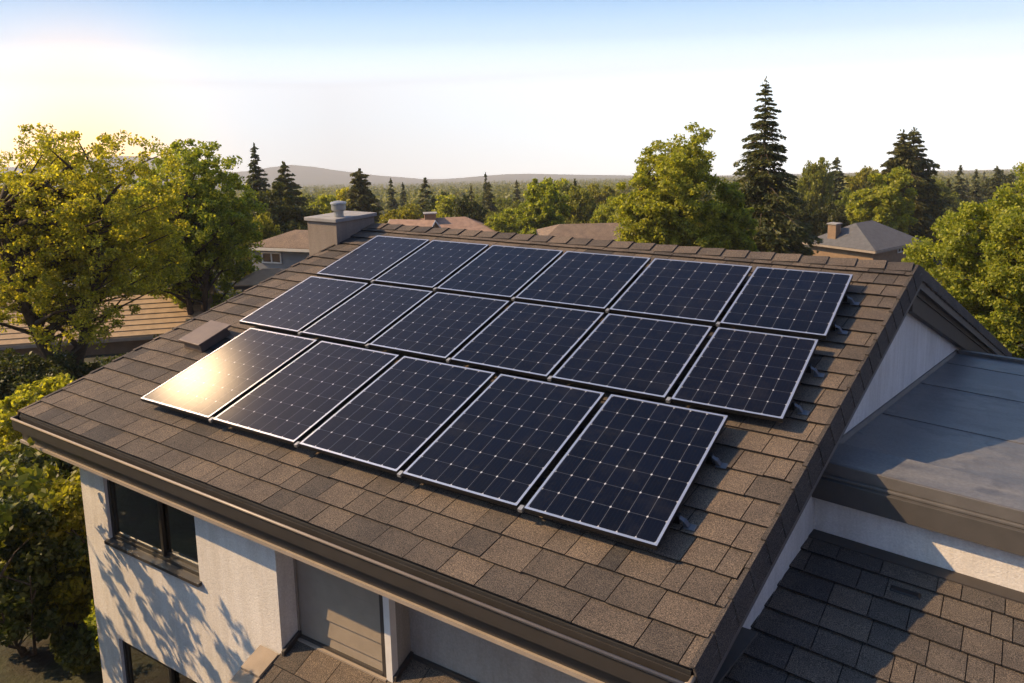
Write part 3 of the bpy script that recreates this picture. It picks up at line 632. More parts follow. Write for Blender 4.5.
# ------------------------------------------------------------------ solar panels
ROWS = {
 'lower': (-0.289, 1.251, 7, 7, [0.302,1.427,1.498,2.635,2.705,3.85,3.916,5.022,5.088,6.137]),
 'middle': (1.34, 2.61, 6, 7, [-0.015,1.017,1.088,2.072,2.137,3.181,3.246,4.376,4.431,5.554,5.613,6.552]),
 'upper': (2.698, 3.994, 6, 6, [0,0.979,1.048,2.0,2.067,3.144,3.201,4.34,4.396,5.551,5.605,6.6])}
ORD = ['leftmost', 'second', 'third', 'fourth', 'fifth', 'sixth']
def panel(row, i, u0, u1, v0, v1, nx, ny, n):
    where = 'nearest the eave' if row == 'lower' else ('between the other two' if row == 'middle' else 'nearest the ridge')
    if i == 0: lab = f'dark blue solar panel at the left end of the row {where}'
    elif i == n-1: lab = f'dark blue solar panel at the right end of the row {where}'
    else: lab = f'dark blue solar panel, {ORD[i]} from the left in the row {where}'
    root = empty('solar_panel', rp(u0, v0, LIFT), lab, 'solar panel', 'solar panels mounted on the roof')
    fw = 0.020; T = LIFT; B = LIFT-0.038
    mb = MB()
    def bar(a0, a1, b0, b1): mb.hexa([rp(a0, b0, B), rp(a1, b0, B), rp(a1, b1, B), rp(a0, b1, B)], [rp(a0, b0, T), rp(a1, b0, T), rp(a1, b1, T), rp(a0, b1, T)])
    bar(u0, u1, v0, v0+fw); bar(u0, u1, v1-fw, v1); bar(u0, u0+fw, v0+fw, v1-fw); bar(u1-fw, u1, v0+fw, v1-fw)
    # the frame's sides are black, its top edge bright aluminium
    fo = mb.build('frame', [M_BLACKM, M_ALU], root)
    nrm = Vector((0, -ST, CT))
    for pl_ in fo.data.polygons:
        if pl_.normal.dot(nrm) > 0.9: pl_.material_index = 1
    g = MB(); a0, a1, b0, b1 = u0+fw, u1-fw, v0+fw, v1-fw; h = LIFT-0.003
    g.poly([rp(a0, b0, h), rp(a1, b0, h), rp(a1, b1, h), rp(a0, b1, h)])
    g.poly([rp(a0, b1, h-0.006), rp(a1, b1, h-0.006), rp(a1, b0, h-0.006), rp(a0, b0, h-0.006)])
    go = g.build('glass_face', M_CELL, root); me = go.data; uvl = me.uv_layers.new(name='UVMap')
    m_ = 0.02
    cc = [(0-m_, 0-m_), (nx+m_, 0-m_), (nx+m_, ny+m_), (-m_, ny+m_), (0, ny), (nx, ny), (nx, 0), (0, 0)]
    for k, c_ in enumerate(cc): uvl.data[k].uv = c_
    # rails and clamps
    for vv in (v0+(v1-v0)*0.24, v0+(v1-v0)*0.70):
        r_ = MB(); e = 0.02 if i == n-1 else 0.034
        s_ = 0.034 if i else 0.0
        a, b = u0-s_, u1+e
        r_.hexa([rp(a, vv-.02, .05), rp(b, vv-.02, .05), rp(b, vv+.02, .05), rp(a, vv+.02, .05)], [rp(a, vv-.02, B-.002), rp(b, vv-.02, B-.002), rp(b, vv+.02, B-.002), rp(a, vv+.02, B-.002)])
        r_.build('rail', M_BLACKM, root)
        if i == n-1:
            k_ = MB(); c0 = u1+0.045
            k_.hexa([rp(c0, vv-.022, .02), rp(c0+.05, vv-.022, .02), rp(c0+.05, vv+.022, .02), rp(c0, vv+.022, .02)],
                    [rp(c0, vv-.022, .085), rp(c0+.012, vv-.022, .085), rp(c0+.012, vv+.022, .085), rp(c0, vv+.022, .085)])
            k_.hexa([rp(c0-.0, vv-.032, .028), rp(c0+.085, vv-.032, .028), rp(c0+.085, vv+.032, .028), rp(c0, vv+.032, .028)],
                    [rp(c0-.0, vv-.032, .036), rp(c0+.085, vv-.032, .036), rp(c0+.085, vv+.032, .036), rp(c0, vv+.032, .036)])
            k_.hexa([rp(u1+.001, vv-.018, B-.02), rp(c0+.004, vv-.018, B-.05), rp(c0+.004, vv+.018, B-.05), rp(u1+.001, vv+.018, B-.02)],
                    [rp(u1+.001, vv-.018, B-.008), rp(c0+.004, vv-.018, B-.038), rp(c0+.004, vv+.018, B-.038), rp(u1+.001, vv+.018, B-.008)])
            k_.build('mounting_bracket', M_BRACK, root, bevel=0.004)
    if i < n-1:
        k_ = MB()
        for vv in (v0+0.012,):
            k_.hexa([rp(u1+.015, vv-.03, B), rp(u1+.05, vv-.03, B), rp(u1+.05, vv+.02, B), rp(u1+.015, vv+.02, B)], [rp(u1+.015, vv-.03, T-.01), rp(u1+.05, vv-.03, T-.01), rp(u1+.05, vv+.02, T-.01), rp(u1+.015, vv+.02, T-.01)])
        k_.build('end_clamp', M_GALV, root)
for row, (v0, v1, nx, ny, us) in ROWS.items():
    n = len(us)//2
    for i in range(n): panel(row, i, us[2*i], us[2*i+1], v0, v1, nx, ny, n)
# ------------------------------------------------------------------ trees
rng = np.random.default_rng(11)
def quads_mesh(name, C, S, mat, up=0.0, elong=1.5, dirs=None):
    """one leaf-shaped quad per centre"""
    n = len(C); a = rng.normal(size=(n, 3)); a[:, 2] += 0
    if dirs is not None: a = dirs+a*0.35
    a /= np.linalg.norm(a, axis=1)[:, None]+1e-9
    b = rng.normal(size=(n, 3)); b[:, 2] *= (1-up)
    b -= a*(a*b).sum(1)[:, None]; b /= np.linalg.norm(b, axis=1)[:, None]+1e-9
    nn = np.cross(a, b); S = S[:, None]
    v = np.stack([C-a*S*elong*0.5, C+b*S*0.45+nn*S*0.12-a*S*0.05, C+a*S*elong*0.5, C-b*S*0.45+nn*S*0.12-a*S*0.05], 1).reshape(-1, 3)
    me = bpy.data.meshes.new(name); me.vertices.add(4*n); me.loops.add(4*n); me.polygons.add(n)
    me.vertices.foreach_set('co', v.astype(np.float32).ravel())
    me.loops.foreach_set('vertex_index', np.arange(4*n, dtype=np.int32))
    me.polygons.foreach_set('loop_start', np.arange(0, 4*n, 4, dtype=np.int32))
    me.polygons.foreach_set('loop_total', np.full(n, 4, dtype=np.int32))
    me.materials.append(mat); me.update(calc_edges=True); return me
def clump_points(cen, r, per, flat=0.8):
    n = len(cen); k = np.repeat(np.arange(n), per); m = len(k)
    d = rng.normal(size=(m, 3)); d /= np.linalg.norm(d, axis=1)[:, None]
    rr_ = rng.random(m)**0.5
    p = d*rr_[:, None]*r[k][:, None]; p[:, 2] *= flat
    return cen[k]+p, d
def crown_centres(n, R, H, z0, lobes=5, shell=0.45, skirt=0.0, amp=1.0):
    """clump centres spread through an uneven crown volume, R radius, H height, z0 crown base"""
    k = lobes+3
    g = np.arange(k); ph = g*2.399+rng.random(k)*0.5; zz = 1-2*(g+0.5)/k; q_ = np.sqrt(1-zz*zz)
    sc_ = np.stack([q_*np.cos(ph), q_*np.sin(ph), zz], 1)*rng.uniform(0.42, 0.66, k)[:, None]
    sr = rng.uniform(0.30, 0.50, k); w_ = sr**2/np.sum(sr**2); idx = rng.choice(k, n, p=w_)
    d = rng.normal(size=(n, 3)); d /= np.linalg.norm(d, axis=1)[:, None]
    p = sc_[idx]+d*(sr[idx]*(shell+(1-shell)*rng.random(n)**0.6))[:, None]
    core = rng.random(n) < 0.12; p[core] *= 0.5
    p[:, 2] /= np.abs(p[:, 2]).max(); p[:, :2] /= np.percentile(np.hypot(p[:, 0], p[:, 1]), 97); p[:, :2] /= np.maximum(1, np.hypot(p[:, 0], p[:, 1])/1.04)[:, None]
    p[:, 0] *= R; p[:, 1] *= R; p[:, 2] = z0+H*0.5+p[:, 2]*H*0.5
    low = p[:, 2] < z0+H*0.25
    p[low, :2] *= (1-skirt)
    return p
def trunk_mesh(name, H, r0, cen, z0, nlimb, fork=0.45, lean=0.1, multi=1):
    mb = MB(); rd = random.Random(int(H*100)+nlimb)
    stems = []
    for s in range(multi):
        an = rd.uniform(0, 6.28); k = lean if multi == 1 else lean*3
        top = Vector((math.cos(an)*k*H*0.5, math.sin(an)*k*H*0.5, z0+(H-z0)*0.62))
        pts = [Vector((math.cos(an)*0.05*(multi > 1), math.sin(an)*0.05*(multi > 1), -0.15)), Vector((top.x*0.15, top.y*0.15, z0*0.5)), Vector((top.x*0.4, top.y*0.4, z0)), Vector((top.x*0.8+rd.uniform(-.1,.1), top.y*0.8, z0+(top.z-z0)*0.55)), top]
        mb.tube(pts, [r0*1.25/multi**.5, r0/multi**.5, r0*0.8/multi**.5, r0*0.45/multi**.5, r0*0.15], 8); stems.append(pts)
    idx = list(range(len(cen))); rd.shuffle(idx)
    for i in idx[:nlimb]:
        c = Vector(cen[i]); st = stems[rd.randrange(len(stems))]
        hz = max(z0*0.55, min(c.z-0.25*(Vector((c.x, c.y)).length)-rd.uniform(0, .15)*H, st[-1].z))
        for a, b in zip(st, st[1:]):
            if a.z <= hz <= b.z: s0 = a.lerp(b, (hz-a.z)/(b.z-a.z+1e-6)); break
        else: s0 = st[1]
        mid = s0.lerp(c, 0.5)+Vector((rd.uniform(-1, 1), rd.uniform(-1, 1), rd.uniform(-.2, .9)))*0.07*(c-s0).length
        w0 = r0*rd.uniform(0.18, 0.36); mb.tube([s0, mid, c], [w0, w0*0.55, w0*0.12], 5, cap=False)
    me = bpy.data.meshes.new(name); me.from_pydata(mb.v, [], mb.f); me.materials.append(M_BARK)
    me.polygons.foreach_set('use_smooth', [True]*len(mb.f)); me.update(); return me
def broad_meshes(H, R, z0, mat, clumps, per, leaf, cr, lobes=6, shell=0.4, r0=0.14, nlimb=40, multi=1, flat=0.75, skirt=0.0, lean=0.1, elong=1.5):
    cen = crown_centres(clumps, R, H-z0, z0, lobes, shell, skirt)
    r = rng.uniform(0.6, 1.25, clumps)*cr
    C, d = clump_points(cen, r, per, flat)
    S = leaf*rng.uniform(0.6, 1.3, len(C))
    return quads_mesh('crown', C, S, mat, elong=elong), trunk_mesh('trunk', H, r0, cen, z0, nlimb, multi=multi, lean=lean)
def conifer_meshes(H, R, z0, mat, levels, leaf, dens=1.0, droop=0.25, r0=0.12, taper=0.85, gap=0.0):
    mb = MB(); mb.tube([(0, 0, -.2), (0, 0, H*0.5), (0, 0, H*0.98)], [r0, r0*0.55, 0.01], 8)
    C = []; Dd = []; S = []
    for li in range(levels):
        t = (li+rng.random()*0.6)/levels; z = z0+(H-z0)*t; L = R*((1-t)**taper)*rng.uniform(0.75, 1.15)+0.04*R
        nb = max(5, int(9*(1-t*0.5)))
        a0 = rng.random()*6.28
        for k in range(nb):
            if rng.random() < gap: continue
            a = a0+6.283*k/nb+rng.normal()*0.2; l = L*rng.uniform(0.62, 1.12)
            dx, dy = math.cos(a), math.sin(a)
            rise = rng.uniform(-0.10, 0.18)+0.25*t; z = z0+(H-z0)*min(0.97, t+rng.uniform(-.5, .5)/levels)
            end = (dx*l, dy*l, z+l*(rise-droop))
            midp = (dx*l*0.5, dy*l*0.5, z+l*rise*0.6-0.02)
            if l > 0.25*R: mb.tube([(0, 0, z), midp, end], [r0*0.22*(1-t*.6), r0*0.13, 0.004], 4, cap=False)
            n = max(8, int(dens*55*l/R))
            s = rng.random(n)**0.75
            px = s*dx*l; py = s*dy*l; pz = z+ (2*s*(1-s))*(midp[2]-z)+s*s*(end[2]-z)
            w_ = (0.10+0.16*np.sin(np.pi*np.minimum(1, s*0.9+0.08)))*l
            off = rng.normal(size=n)*w_*0.7
            C.append(np.stack([px-dy*off, py+dx*off, pz-np.abs(rng.normal(size=n))*0.06*l-0.25*np.abs(off)], 1))
            sgn = np.sign(off)
            Dd.append(np.stack([dx*0.8-dy*sgn*0.8, dy*0.8+dx*sgn*0.8, np.full(n, -0.35)], 1)); S.append(leaf*rng.uniform(0.6, 1.3, n)*(0.55+0.45*(1-t)))
    n = 30; zz = rng.uniform(H*0.93, H*1.01, n); C.append(np.stack([rng.normal(size=n)*0.02*R*(1+8*(H-zz)/H), rng.normal(size=n)*0.02*R, zz], 1)); Dd.append(np.tile([0, 0, 1.0], (n, 1))); S.append(np.full(n, leaf*0.5))
    C = np.concatenate(C); Dd = np.concatenate(Dd); S = np.concatenate(S)
    me = bpy.data.meshes.new('trunk'); me.from_pydata(mb.v, [], mb.f); me.materials.append(M_BARK); me.update()
    return quads_mesh('crown', C, S, mat, dirs=Dd, elong=2.2), me
def plant(name, meshes, x, y, z, label, cat, group=None, sc_=(1, 1, 1), rz=0.0, kid='trunk'):
    o = empty(name, (x, y, z), label, cat, group); o.rotation_euler = (0, 0, rz); o.scale = sc_
    for nm, me in zip(('crown', kid), meshes):
        c = bpy.data.objects.new(nm, me); COL.objects.link(c); c.parent = o
    return o
def tree_at(name, px, s, ytop, meshes_fn, label, cat='tree', group=None, rz=0.0):
    x, y = at(px, s); z = ground(x, y)-0.05; H = ztop(px, ytop, s)-z
    return plant(name, meshes_fn(H), x, y, z, label, cat, group, rz=rz)
# large near trees
tree_at('broadleaf_tree', 48, 22, 125, lambda H: broad_meshes(H*0.99, 3.2, 1.7, L_GOLD, 1000, 84, 0.064, 0.27, lobes=12, shell=0.3, r0=0.30, nlimb=150, multi=3, skirt=0.1, lean=0.12), 'tall airy golden tree with dark forked trunk at the far left')
tree_at('broadleaf_tree', 186, 30, 142, lambda H: broad_meshes(H, 2.6, 1.0, L_YEL, 950, 95, 0.080, 0.29, lobes=10, shell=0.3, r0=0.22, nlimb=110, multi=2, skirt=0.15, lean=0.1), 'rounded yellow green tree between the golden tree and the chimney')
tree_at('broadleaf_tree', 675, 32, 128, lambda H: broad_meshes(H, 2.15, 1.0, L_YEL, 660, 115, 0.088, 0.31, lobes=8, shell=0.3, r0=0.16, nlimb=80, multi=3, skirt=0.1, lean=0.12), 'bright yellow green tree left of the tall spruce behind the ridge')
tree_at('broadleaf_tree', 730, 33, 170, lambda H: broad_meshes(H, 1.2, 1.0, L_YEL, 110, 160, 0.12, 0.32, lobes=5, shell=0.3, r0=0.1, nlimb=40), 'small yellow green tree in front of the tall spruce')
tree_at('spruce_tree', 765, 37, 80, lambda H: conifer_meshes(H, 2.75, 1.2, L_NEED, 46, 0.14, dens=4.6, droop=0.30, r0=0.2, taper=0.92, gap=0.08), 'tallest dark spruce rising above the right end of the ridge')
tree_at('broadleaf_tree', 1014, 20, 170, lambda H: broad_meshes(H, 2.15, 0.3, L_YEL, 1050, 130, 0.062, 0.26, lobes=7, shell=0.5, r0=0.2, nlimb=60, multi=2, lean=0.06), 'big dense yellow green tree beside the right gable')
tree_at('pine_tree', 903, 58, 131, lambda H: conifer_meshes(H, 3.2, 1.5, L_NEED, 36, 0.22, dens=4.2, droop=0.2, r0=0.2, taper=0.8), 'left one of two joined pines behind the grey roofed neighbour house')
tree_at('pine_tree', 914, 59.5, 129, lambda H: conifer_meshes(H, 3.3, 1.5, L_NEED, 36, 0.22, dens=4.2, droop=0.2, r0=0.2, taper=0.8), 'right one of two joined pines behind the grey roofed neighbour house')
tree_at('broadleaf_tree', 889, 54, 172, lambda H: broad_meshes(H, 2.1, 1.0, L_YEL, 160, 160, 0.19, 0.42, lobes=6, shell=0.4), 'golden bushy tree low against the joined pines')
tree_at('broadleaf_tree', 543, 52, 180, lambda H: broad_meshes(H, 1.55, 0.2, L_YEL, 320, 90, 0.13, 0.30, lobes=9, shell=0.45, skirt=-0.1), 'compact green oval tree just behind the middle of the ridge')
tree_at('conifer_tree', 258, 72, 144, lambda H: conifer_meshes(H, 2.1, 1.5, L_NEED, 28, 0.30, dens=1.8, droop=0.2, gap=.05), 'narrow dark conifer standing above the rounded tree near the chimney')
tree_at('conifer_tree', 286, 60, 162, lambda H: conifer_meshes(H, 2.8, 1.0, L_NEED, 28, 0.28, dens=2.2, droop=0.2), 'broad dark conifer just left of the chimney')
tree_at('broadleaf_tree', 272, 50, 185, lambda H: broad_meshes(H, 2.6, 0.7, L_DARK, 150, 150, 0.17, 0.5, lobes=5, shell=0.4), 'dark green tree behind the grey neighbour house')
tree_at('pine_tree', 361, 70, 169, lambda H: conifer_meshes(H, 2.0, 1.5, L_NEED, 24, 0.30, dens=2.8, droop=0.1, taper=0.5), 'dark rounded pine right above the chimney flue')
# middle-distance trees: prototypes copied as individuals
protoB = [broad_meshes(6.0, 2.6, 0.8, m, 300, 45, 0.20, 0.50, lobes=l+4, shell=0.35, nlimb=12, r0=.15) for m, l in ((L_YEL, 5), (L_GREEN, 4), (L_GREEN, 7), (L_DARK, 5), (L_FAR, 3))]
protoC = [conifer_meshes(8.0, 2.0, 0.8, L_NEED, 20, 0.34, dens=1.0, droop=.2, gap=.05), conifer_meshes(8.0, 1.6, 0.8, L_NEED, 22, 0.32, dens=1.1, droop=.1, taper=.7)]
def mid(px, s, ytop, kind, wpx, label, group=None):
    x, y = at(px, s); z = ground(x, y)-0.1; H = ztop(px, ytop, s)-z
    if kind[0] == 'C': me = protoC[int(kind[1])]; h0, r0 = 8.0, (2.0, 1.6)[int(kind[1])]
    else: me = protoB[int(kind[1])]; h0, r0 = 6.0, 2.75
    k = wpx*0.5/804*s/r0
    return plant('conifer_tree' if kind[0] == 'C' else 'broadleaf_tree', me, x, y, z, label, 'tree', group, (k, k, H/h0), rz=(px*0.37) % 6.28)
MID = [
 (322, 66, 196, 'B0', 44, 'yellow green tree whose crown shows over the chimney top'),
 (395, 60, 205, 'B1', 46, 'green tree behind the brown hip roofed house'),
 (468, 62, 196, 'B3', 38, 'dark round tree behind the house with the small brick chimney'),
 (452, 75, 196, 'B0', 46, 'yellow green tree left of the dark round tree'),
 (508, 60, 209, 'B0', 46, 'low yellow bushy tree left of the compact oval tree'),
 (585, 66, 187, 'B2', 44, 'green tree right of the compact oval tree'),
 (612, 60, 198, 'B0', 40, 'yellow green tree touching the left side of the bright tree'),
 (606, 95, 180, 'B1', 46, 'broad green tree on the skyline left of the bright tree'),
 (566, 92, 181, 'B0', 40, 'pale green skyline tree behind the compact oval tree'),
 (487, 120, 172, 'C1', 14, 'thin spiky conifer on the skyline near the middle'),
 (404, 130, 182, 'C1', 16, 'small grey conifer on the skyline right of the rounded pine'),
 (392, 115, 178, 'C1', 18, 'grey conifer pair member nearest the rounded pine'),
 (472, 110, 186, 'C0', 20, 'short conifer in the haze left of the middle'),
 (518, 130, 180, 'C1', 16, 'hazy conifer seen left of the compact oval tree top'),
 (815, 78, 160, 'B2', 44, 'tall green tree right of the spruce'),
 (838, 84, 158, 'C1', 40, 'dense grey green conifer between spruce and joined pines'),
 (866, 86, 162, 'B1', 44, 'green tree just left of the joined pine tops'),
 (833, 62, 203, 'B3', 44, 'low dark tree right behind the grey roofed neighbour house'),
 (857, 66, 190, 'B2', 40, 'mid green tree behind the neighbour house chimney'),
 (805, 60, 195, 'B3', 30, 'dark green tree at the right foot of the spruce'),
 (940, 88, 178, 'B2', 44, 'green tree right of the joined pines'),
 (962, 92, 166, 'C0', 30, 'dark pointed conifer left of the big right tree'),
 (978, 96, 170, 'C0', 28, 'dark pointed conifer just above the big right tree'),
 (1002, 100, 172, 'B3', 40, 'dark green tree on the skyline above the big right tree'),
 (930, 76, 205, 'B0', 40, 'yellow green tree at the right foot of the joined pines'),
 (150, 44, 190, 'B1', 60, 'green tree seen through the gap between the two big left trees'),
 (110, 48, 200, 'B3', 90, 'dark tree behind the golden tree'),
 (20, 40, 180, 'B1', 90, 'green tree behind the golden tree at the picture edge'),
 (255, 42, 215, 'B2', 46, 'green tree against the left side of the grey neighbour house'),
 (302, 80, 190, 'B1', 30, 'green tree behind the chimney, left part'),
 (345, 90, 190, 'B0', 40, 'yellow green tree right behind the rounded pine'),
 (640, 50, 200, 'B1', 44, 'green tree behind the bright tree and the low grey roof'),
 (700, 60, 190, 'B3', 60, 'dark tree behind the bright tree and the spruce'),
]
for px, s, yt, k, wd, lab in MID: mid(px, s, yt, k, wd, lab)
rm = random.Random(23)
for i in range(175):
    s = 85*math.exp(rm.random()*1.25); px = rm.uniform(-40, 1080)
    con = rm.random() < (0.40 if px > 780 else 0.15)
    base = hor(px)+0.078*804*(1-15/s)+7.1*804/s
    hh = rm.uniform(4.0, 7.0)*(1.25 if con else 1.0)
    x, y = at(px, s); z = ground(x, y)-0.2
    me = protoC[rm.randrange(2)] if con else protoB[rm.choice((0, 1, 2, 3, 4, 1))]
    h0 = 8.0 if con else 6.0; k = hh/h0
    wk = k*rm.uniform(0.8, 1.2)
    plant('conifer_tree' if con else 'broadleaf_tree', me, x, y, z,
          'small hazy conifer far off in the wooded valley' if con else 'small hazy leafy tree far off in the wooded valley', 'tree',
          'far conifers in the valley' if con else 'far leafy trees in the valley', (wk, wk, k), rz=rm.uniform(0, 6.28))
# the far wood: one mass
def far_wood():
    n = 8000; s = 200*np.exp(rng.random(n)*2.3); px = rng.uniform(-250, 1280, n)
    C = []; S = []
    for i in range(n):
        x, y = at(px[i], s[i]); z = ground(x, y)
        con = rng.random() < 0.35; H = rng.uniform(4, 7)*(1.25 if con else 1); m = 40 if s[i] < 700 else 16
        t = rng.random(m)**1.2*(0.95 if con else 0.88); rr_ = (1-t)*1.7 if con else np.sqrt(np.clip(t*(1.02-t), 0, 1))*5.0
        a = rng.random(m)*6.28; g = rng.random(m)**0.5
        k = 1.0 if s[i] < 700 else 1.5
        C.append(np.stack([x+np.cos(a)*rr_*g, y+np.sin(a)*rr_*g, z+0.3+t*H], 1)); S.append(rng.uniform(0.7, 1.3, m)*k*((1.15-t)*0.9 if con else 1.0))
    me = quads_mesh('distant_wood', np.concatenate(C), np.concatenate(S), L_FAR, elong=1.3)
    o = bpy.data.objects.new('distant_wood', me); COL.objects.link(o)
    prop(o, 'hazy distant woodland filling the valley below the skyline', 'woodland', kind='stuff')
far_wood()
# near bushes and hedges, left of the house
def bush(name, px, s, ytop, R, mat, label, clumps=90, per=150, leaf=0.06, cr=0.2, cat='bush', zb=None, sx=1.0):
    x, y = at(px, s); z = ground(x, y); H = ztop(px, ytop, s)-z
    ms = broad_meshes(H, R, 0.12, mat, clumps, per, leaf, cr, lobes=6, shell=0.45, r0=0.05, nlimb=20, multi=3, lean=0.2)
    return plant(name, ms, x, y, z, label, cat, None, kid='stem')
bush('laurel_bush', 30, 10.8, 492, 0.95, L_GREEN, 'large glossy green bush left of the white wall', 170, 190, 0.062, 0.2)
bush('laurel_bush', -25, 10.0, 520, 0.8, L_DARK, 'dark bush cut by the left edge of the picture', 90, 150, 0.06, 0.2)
bush('boxwood_shrub', 88, 9.7, 592, 0.50, L_YEL, 'small yellow green shrub against the foot of the white wall', 100, 170, 0.045, 0.13, 'shrub')
bush('yellow_shrub', 18, 17.0, 388, 1.1, L_GOLD, 'sunlit yellow shrub below the golden tree', 110, 150, 0.075, 0.24, 'shrub')
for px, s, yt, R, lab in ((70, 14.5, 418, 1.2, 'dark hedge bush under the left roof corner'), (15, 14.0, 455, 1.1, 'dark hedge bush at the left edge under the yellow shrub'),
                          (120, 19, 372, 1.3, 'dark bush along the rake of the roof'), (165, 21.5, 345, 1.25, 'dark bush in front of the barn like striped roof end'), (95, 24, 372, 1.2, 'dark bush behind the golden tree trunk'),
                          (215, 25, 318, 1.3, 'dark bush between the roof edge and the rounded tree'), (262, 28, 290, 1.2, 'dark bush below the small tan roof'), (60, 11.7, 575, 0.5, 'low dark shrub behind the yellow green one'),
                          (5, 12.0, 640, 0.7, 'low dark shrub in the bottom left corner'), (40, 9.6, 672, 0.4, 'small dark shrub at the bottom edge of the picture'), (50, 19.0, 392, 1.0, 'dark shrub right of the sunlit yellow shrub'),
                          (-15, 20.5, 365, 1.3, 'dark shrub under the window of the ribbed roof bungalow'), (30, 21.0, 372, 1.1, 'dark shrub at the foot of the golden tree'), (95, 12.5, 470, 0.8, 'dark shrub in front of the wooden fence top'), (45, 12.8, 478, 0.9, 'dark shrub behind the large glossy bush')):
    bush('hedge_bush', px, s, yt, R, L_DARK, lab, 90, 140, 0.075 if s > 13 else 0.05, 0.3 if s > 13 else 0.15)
# garden trees outside the frame whose leaves dapple the front wall
x, y, = -1.75, -2.95
ms = broad_meshes(5.0, 2.3, 1.3, L_GREEN, 400, 22, 0.08, 0.14, lobes=8, shell=0.1, r0=0.08, nlimb=160)
plant('broadleaf_tree', ms, x, y, -4.35, 'airy green tree in front of the left corner of the house, outside the frame', 'tree')
for x, y, k, lab in ((-2.5, -9.5, 1.0, 'leafy front garden tree standing furthest left, outside the frame'), (2.2, -11.5, 1.1, 'leafy front garden tree standing in the middle, outside the frame'), (-7.5, -7.0, 1.1, 'leafy street tree beyond the front garden, outside the frame')):
    plant('broadleaf_tree', protoB[1], x, y, -4.35, lab, 'tree', None, (k, k, k*0.8))
# ------------------------------------------------------------------ fence, stones
def fence(a, b, h, label):
    a = Vector(a); b = Vector(b); L = (b-a).length; d = (b-a)/L; nn = Vector((-d.y, d.x, 0))
    root = empty('wooden_fence', (a.x, a.y, -4.35), label, 'fence')
    mb = MB(); k = int(L/0.14)
    for i in range(k):
        p = a+d*(i*0.14); zt = -4.35+h+0.02*math.sin(i*1.7)
        mb.beam(Vector((p.x, p.y, -4.4)), Vector((p.x, p.y, -4.4))+d*0.132, nn*0.018, Vector((0, 0, zt+4.4)))
    mb.build('board_panel', M_FENCE, root)
    mb = MB(); mb.beam(Vector((a.x, a.y, -4.35+h+0.022)), Vector((b.x, b.y, -4.35+h+0.022)), nn*0.07, Vector((0, 0, 0.03))); mb.build('top_rail', M_FENCE, root)
    for i in range(int(L/1.6)+1):
        p = a+d*i*1.6-nn*0.09; mb = MB(); mb.beam(Vector((p.x, p.y, -4.4)), Vector((p.x, p.y, -4.4))+d*0.09, nn*0.089, Vector((0, 0, h+0.06))); mb.build('post', M_FENCE, root)
fence((-2.2, 4.3, 0), (-4.3, 0.8, 0), 1.62, 'brown wooden board fence behind the bushes left of the house')
fence((-4.3, 0.8, 0), (-7.6, -1.5, 0), 1.3, 'lower brown board fence running behind the large green bush')
for i, (px, s, k, lab) in enumerate(((76, 11.0, 0.36, 'larger pale garden stone beside the white wall'), (62, 10.9, 0.22, 'smaller pale garden stone beside the bush'))):
    bm = bmesh.new(); bmesh.ops.create_icosphere(bm, subdivisions=3, radius=k)
    for v in bm.verts: v.co *= 1+0.18*math.sin(v.co.x*9+i)*math.cos(v.co.y*8); v.co.z *= 0.6
    me = bpy.data.meshes.new('garden_stone'); bm.to_mesh(me); bm.free(); me.materials.append(M_STONE); o = bpy.data.objects.new('garden_stone', me); COL.objects.link(o)
    x, y = at(px, s); o.location = (x, y, -4.3+k*0.3+0.75*(1-i)); o.location.z = -4.15; prop(o, lab, 'stone')
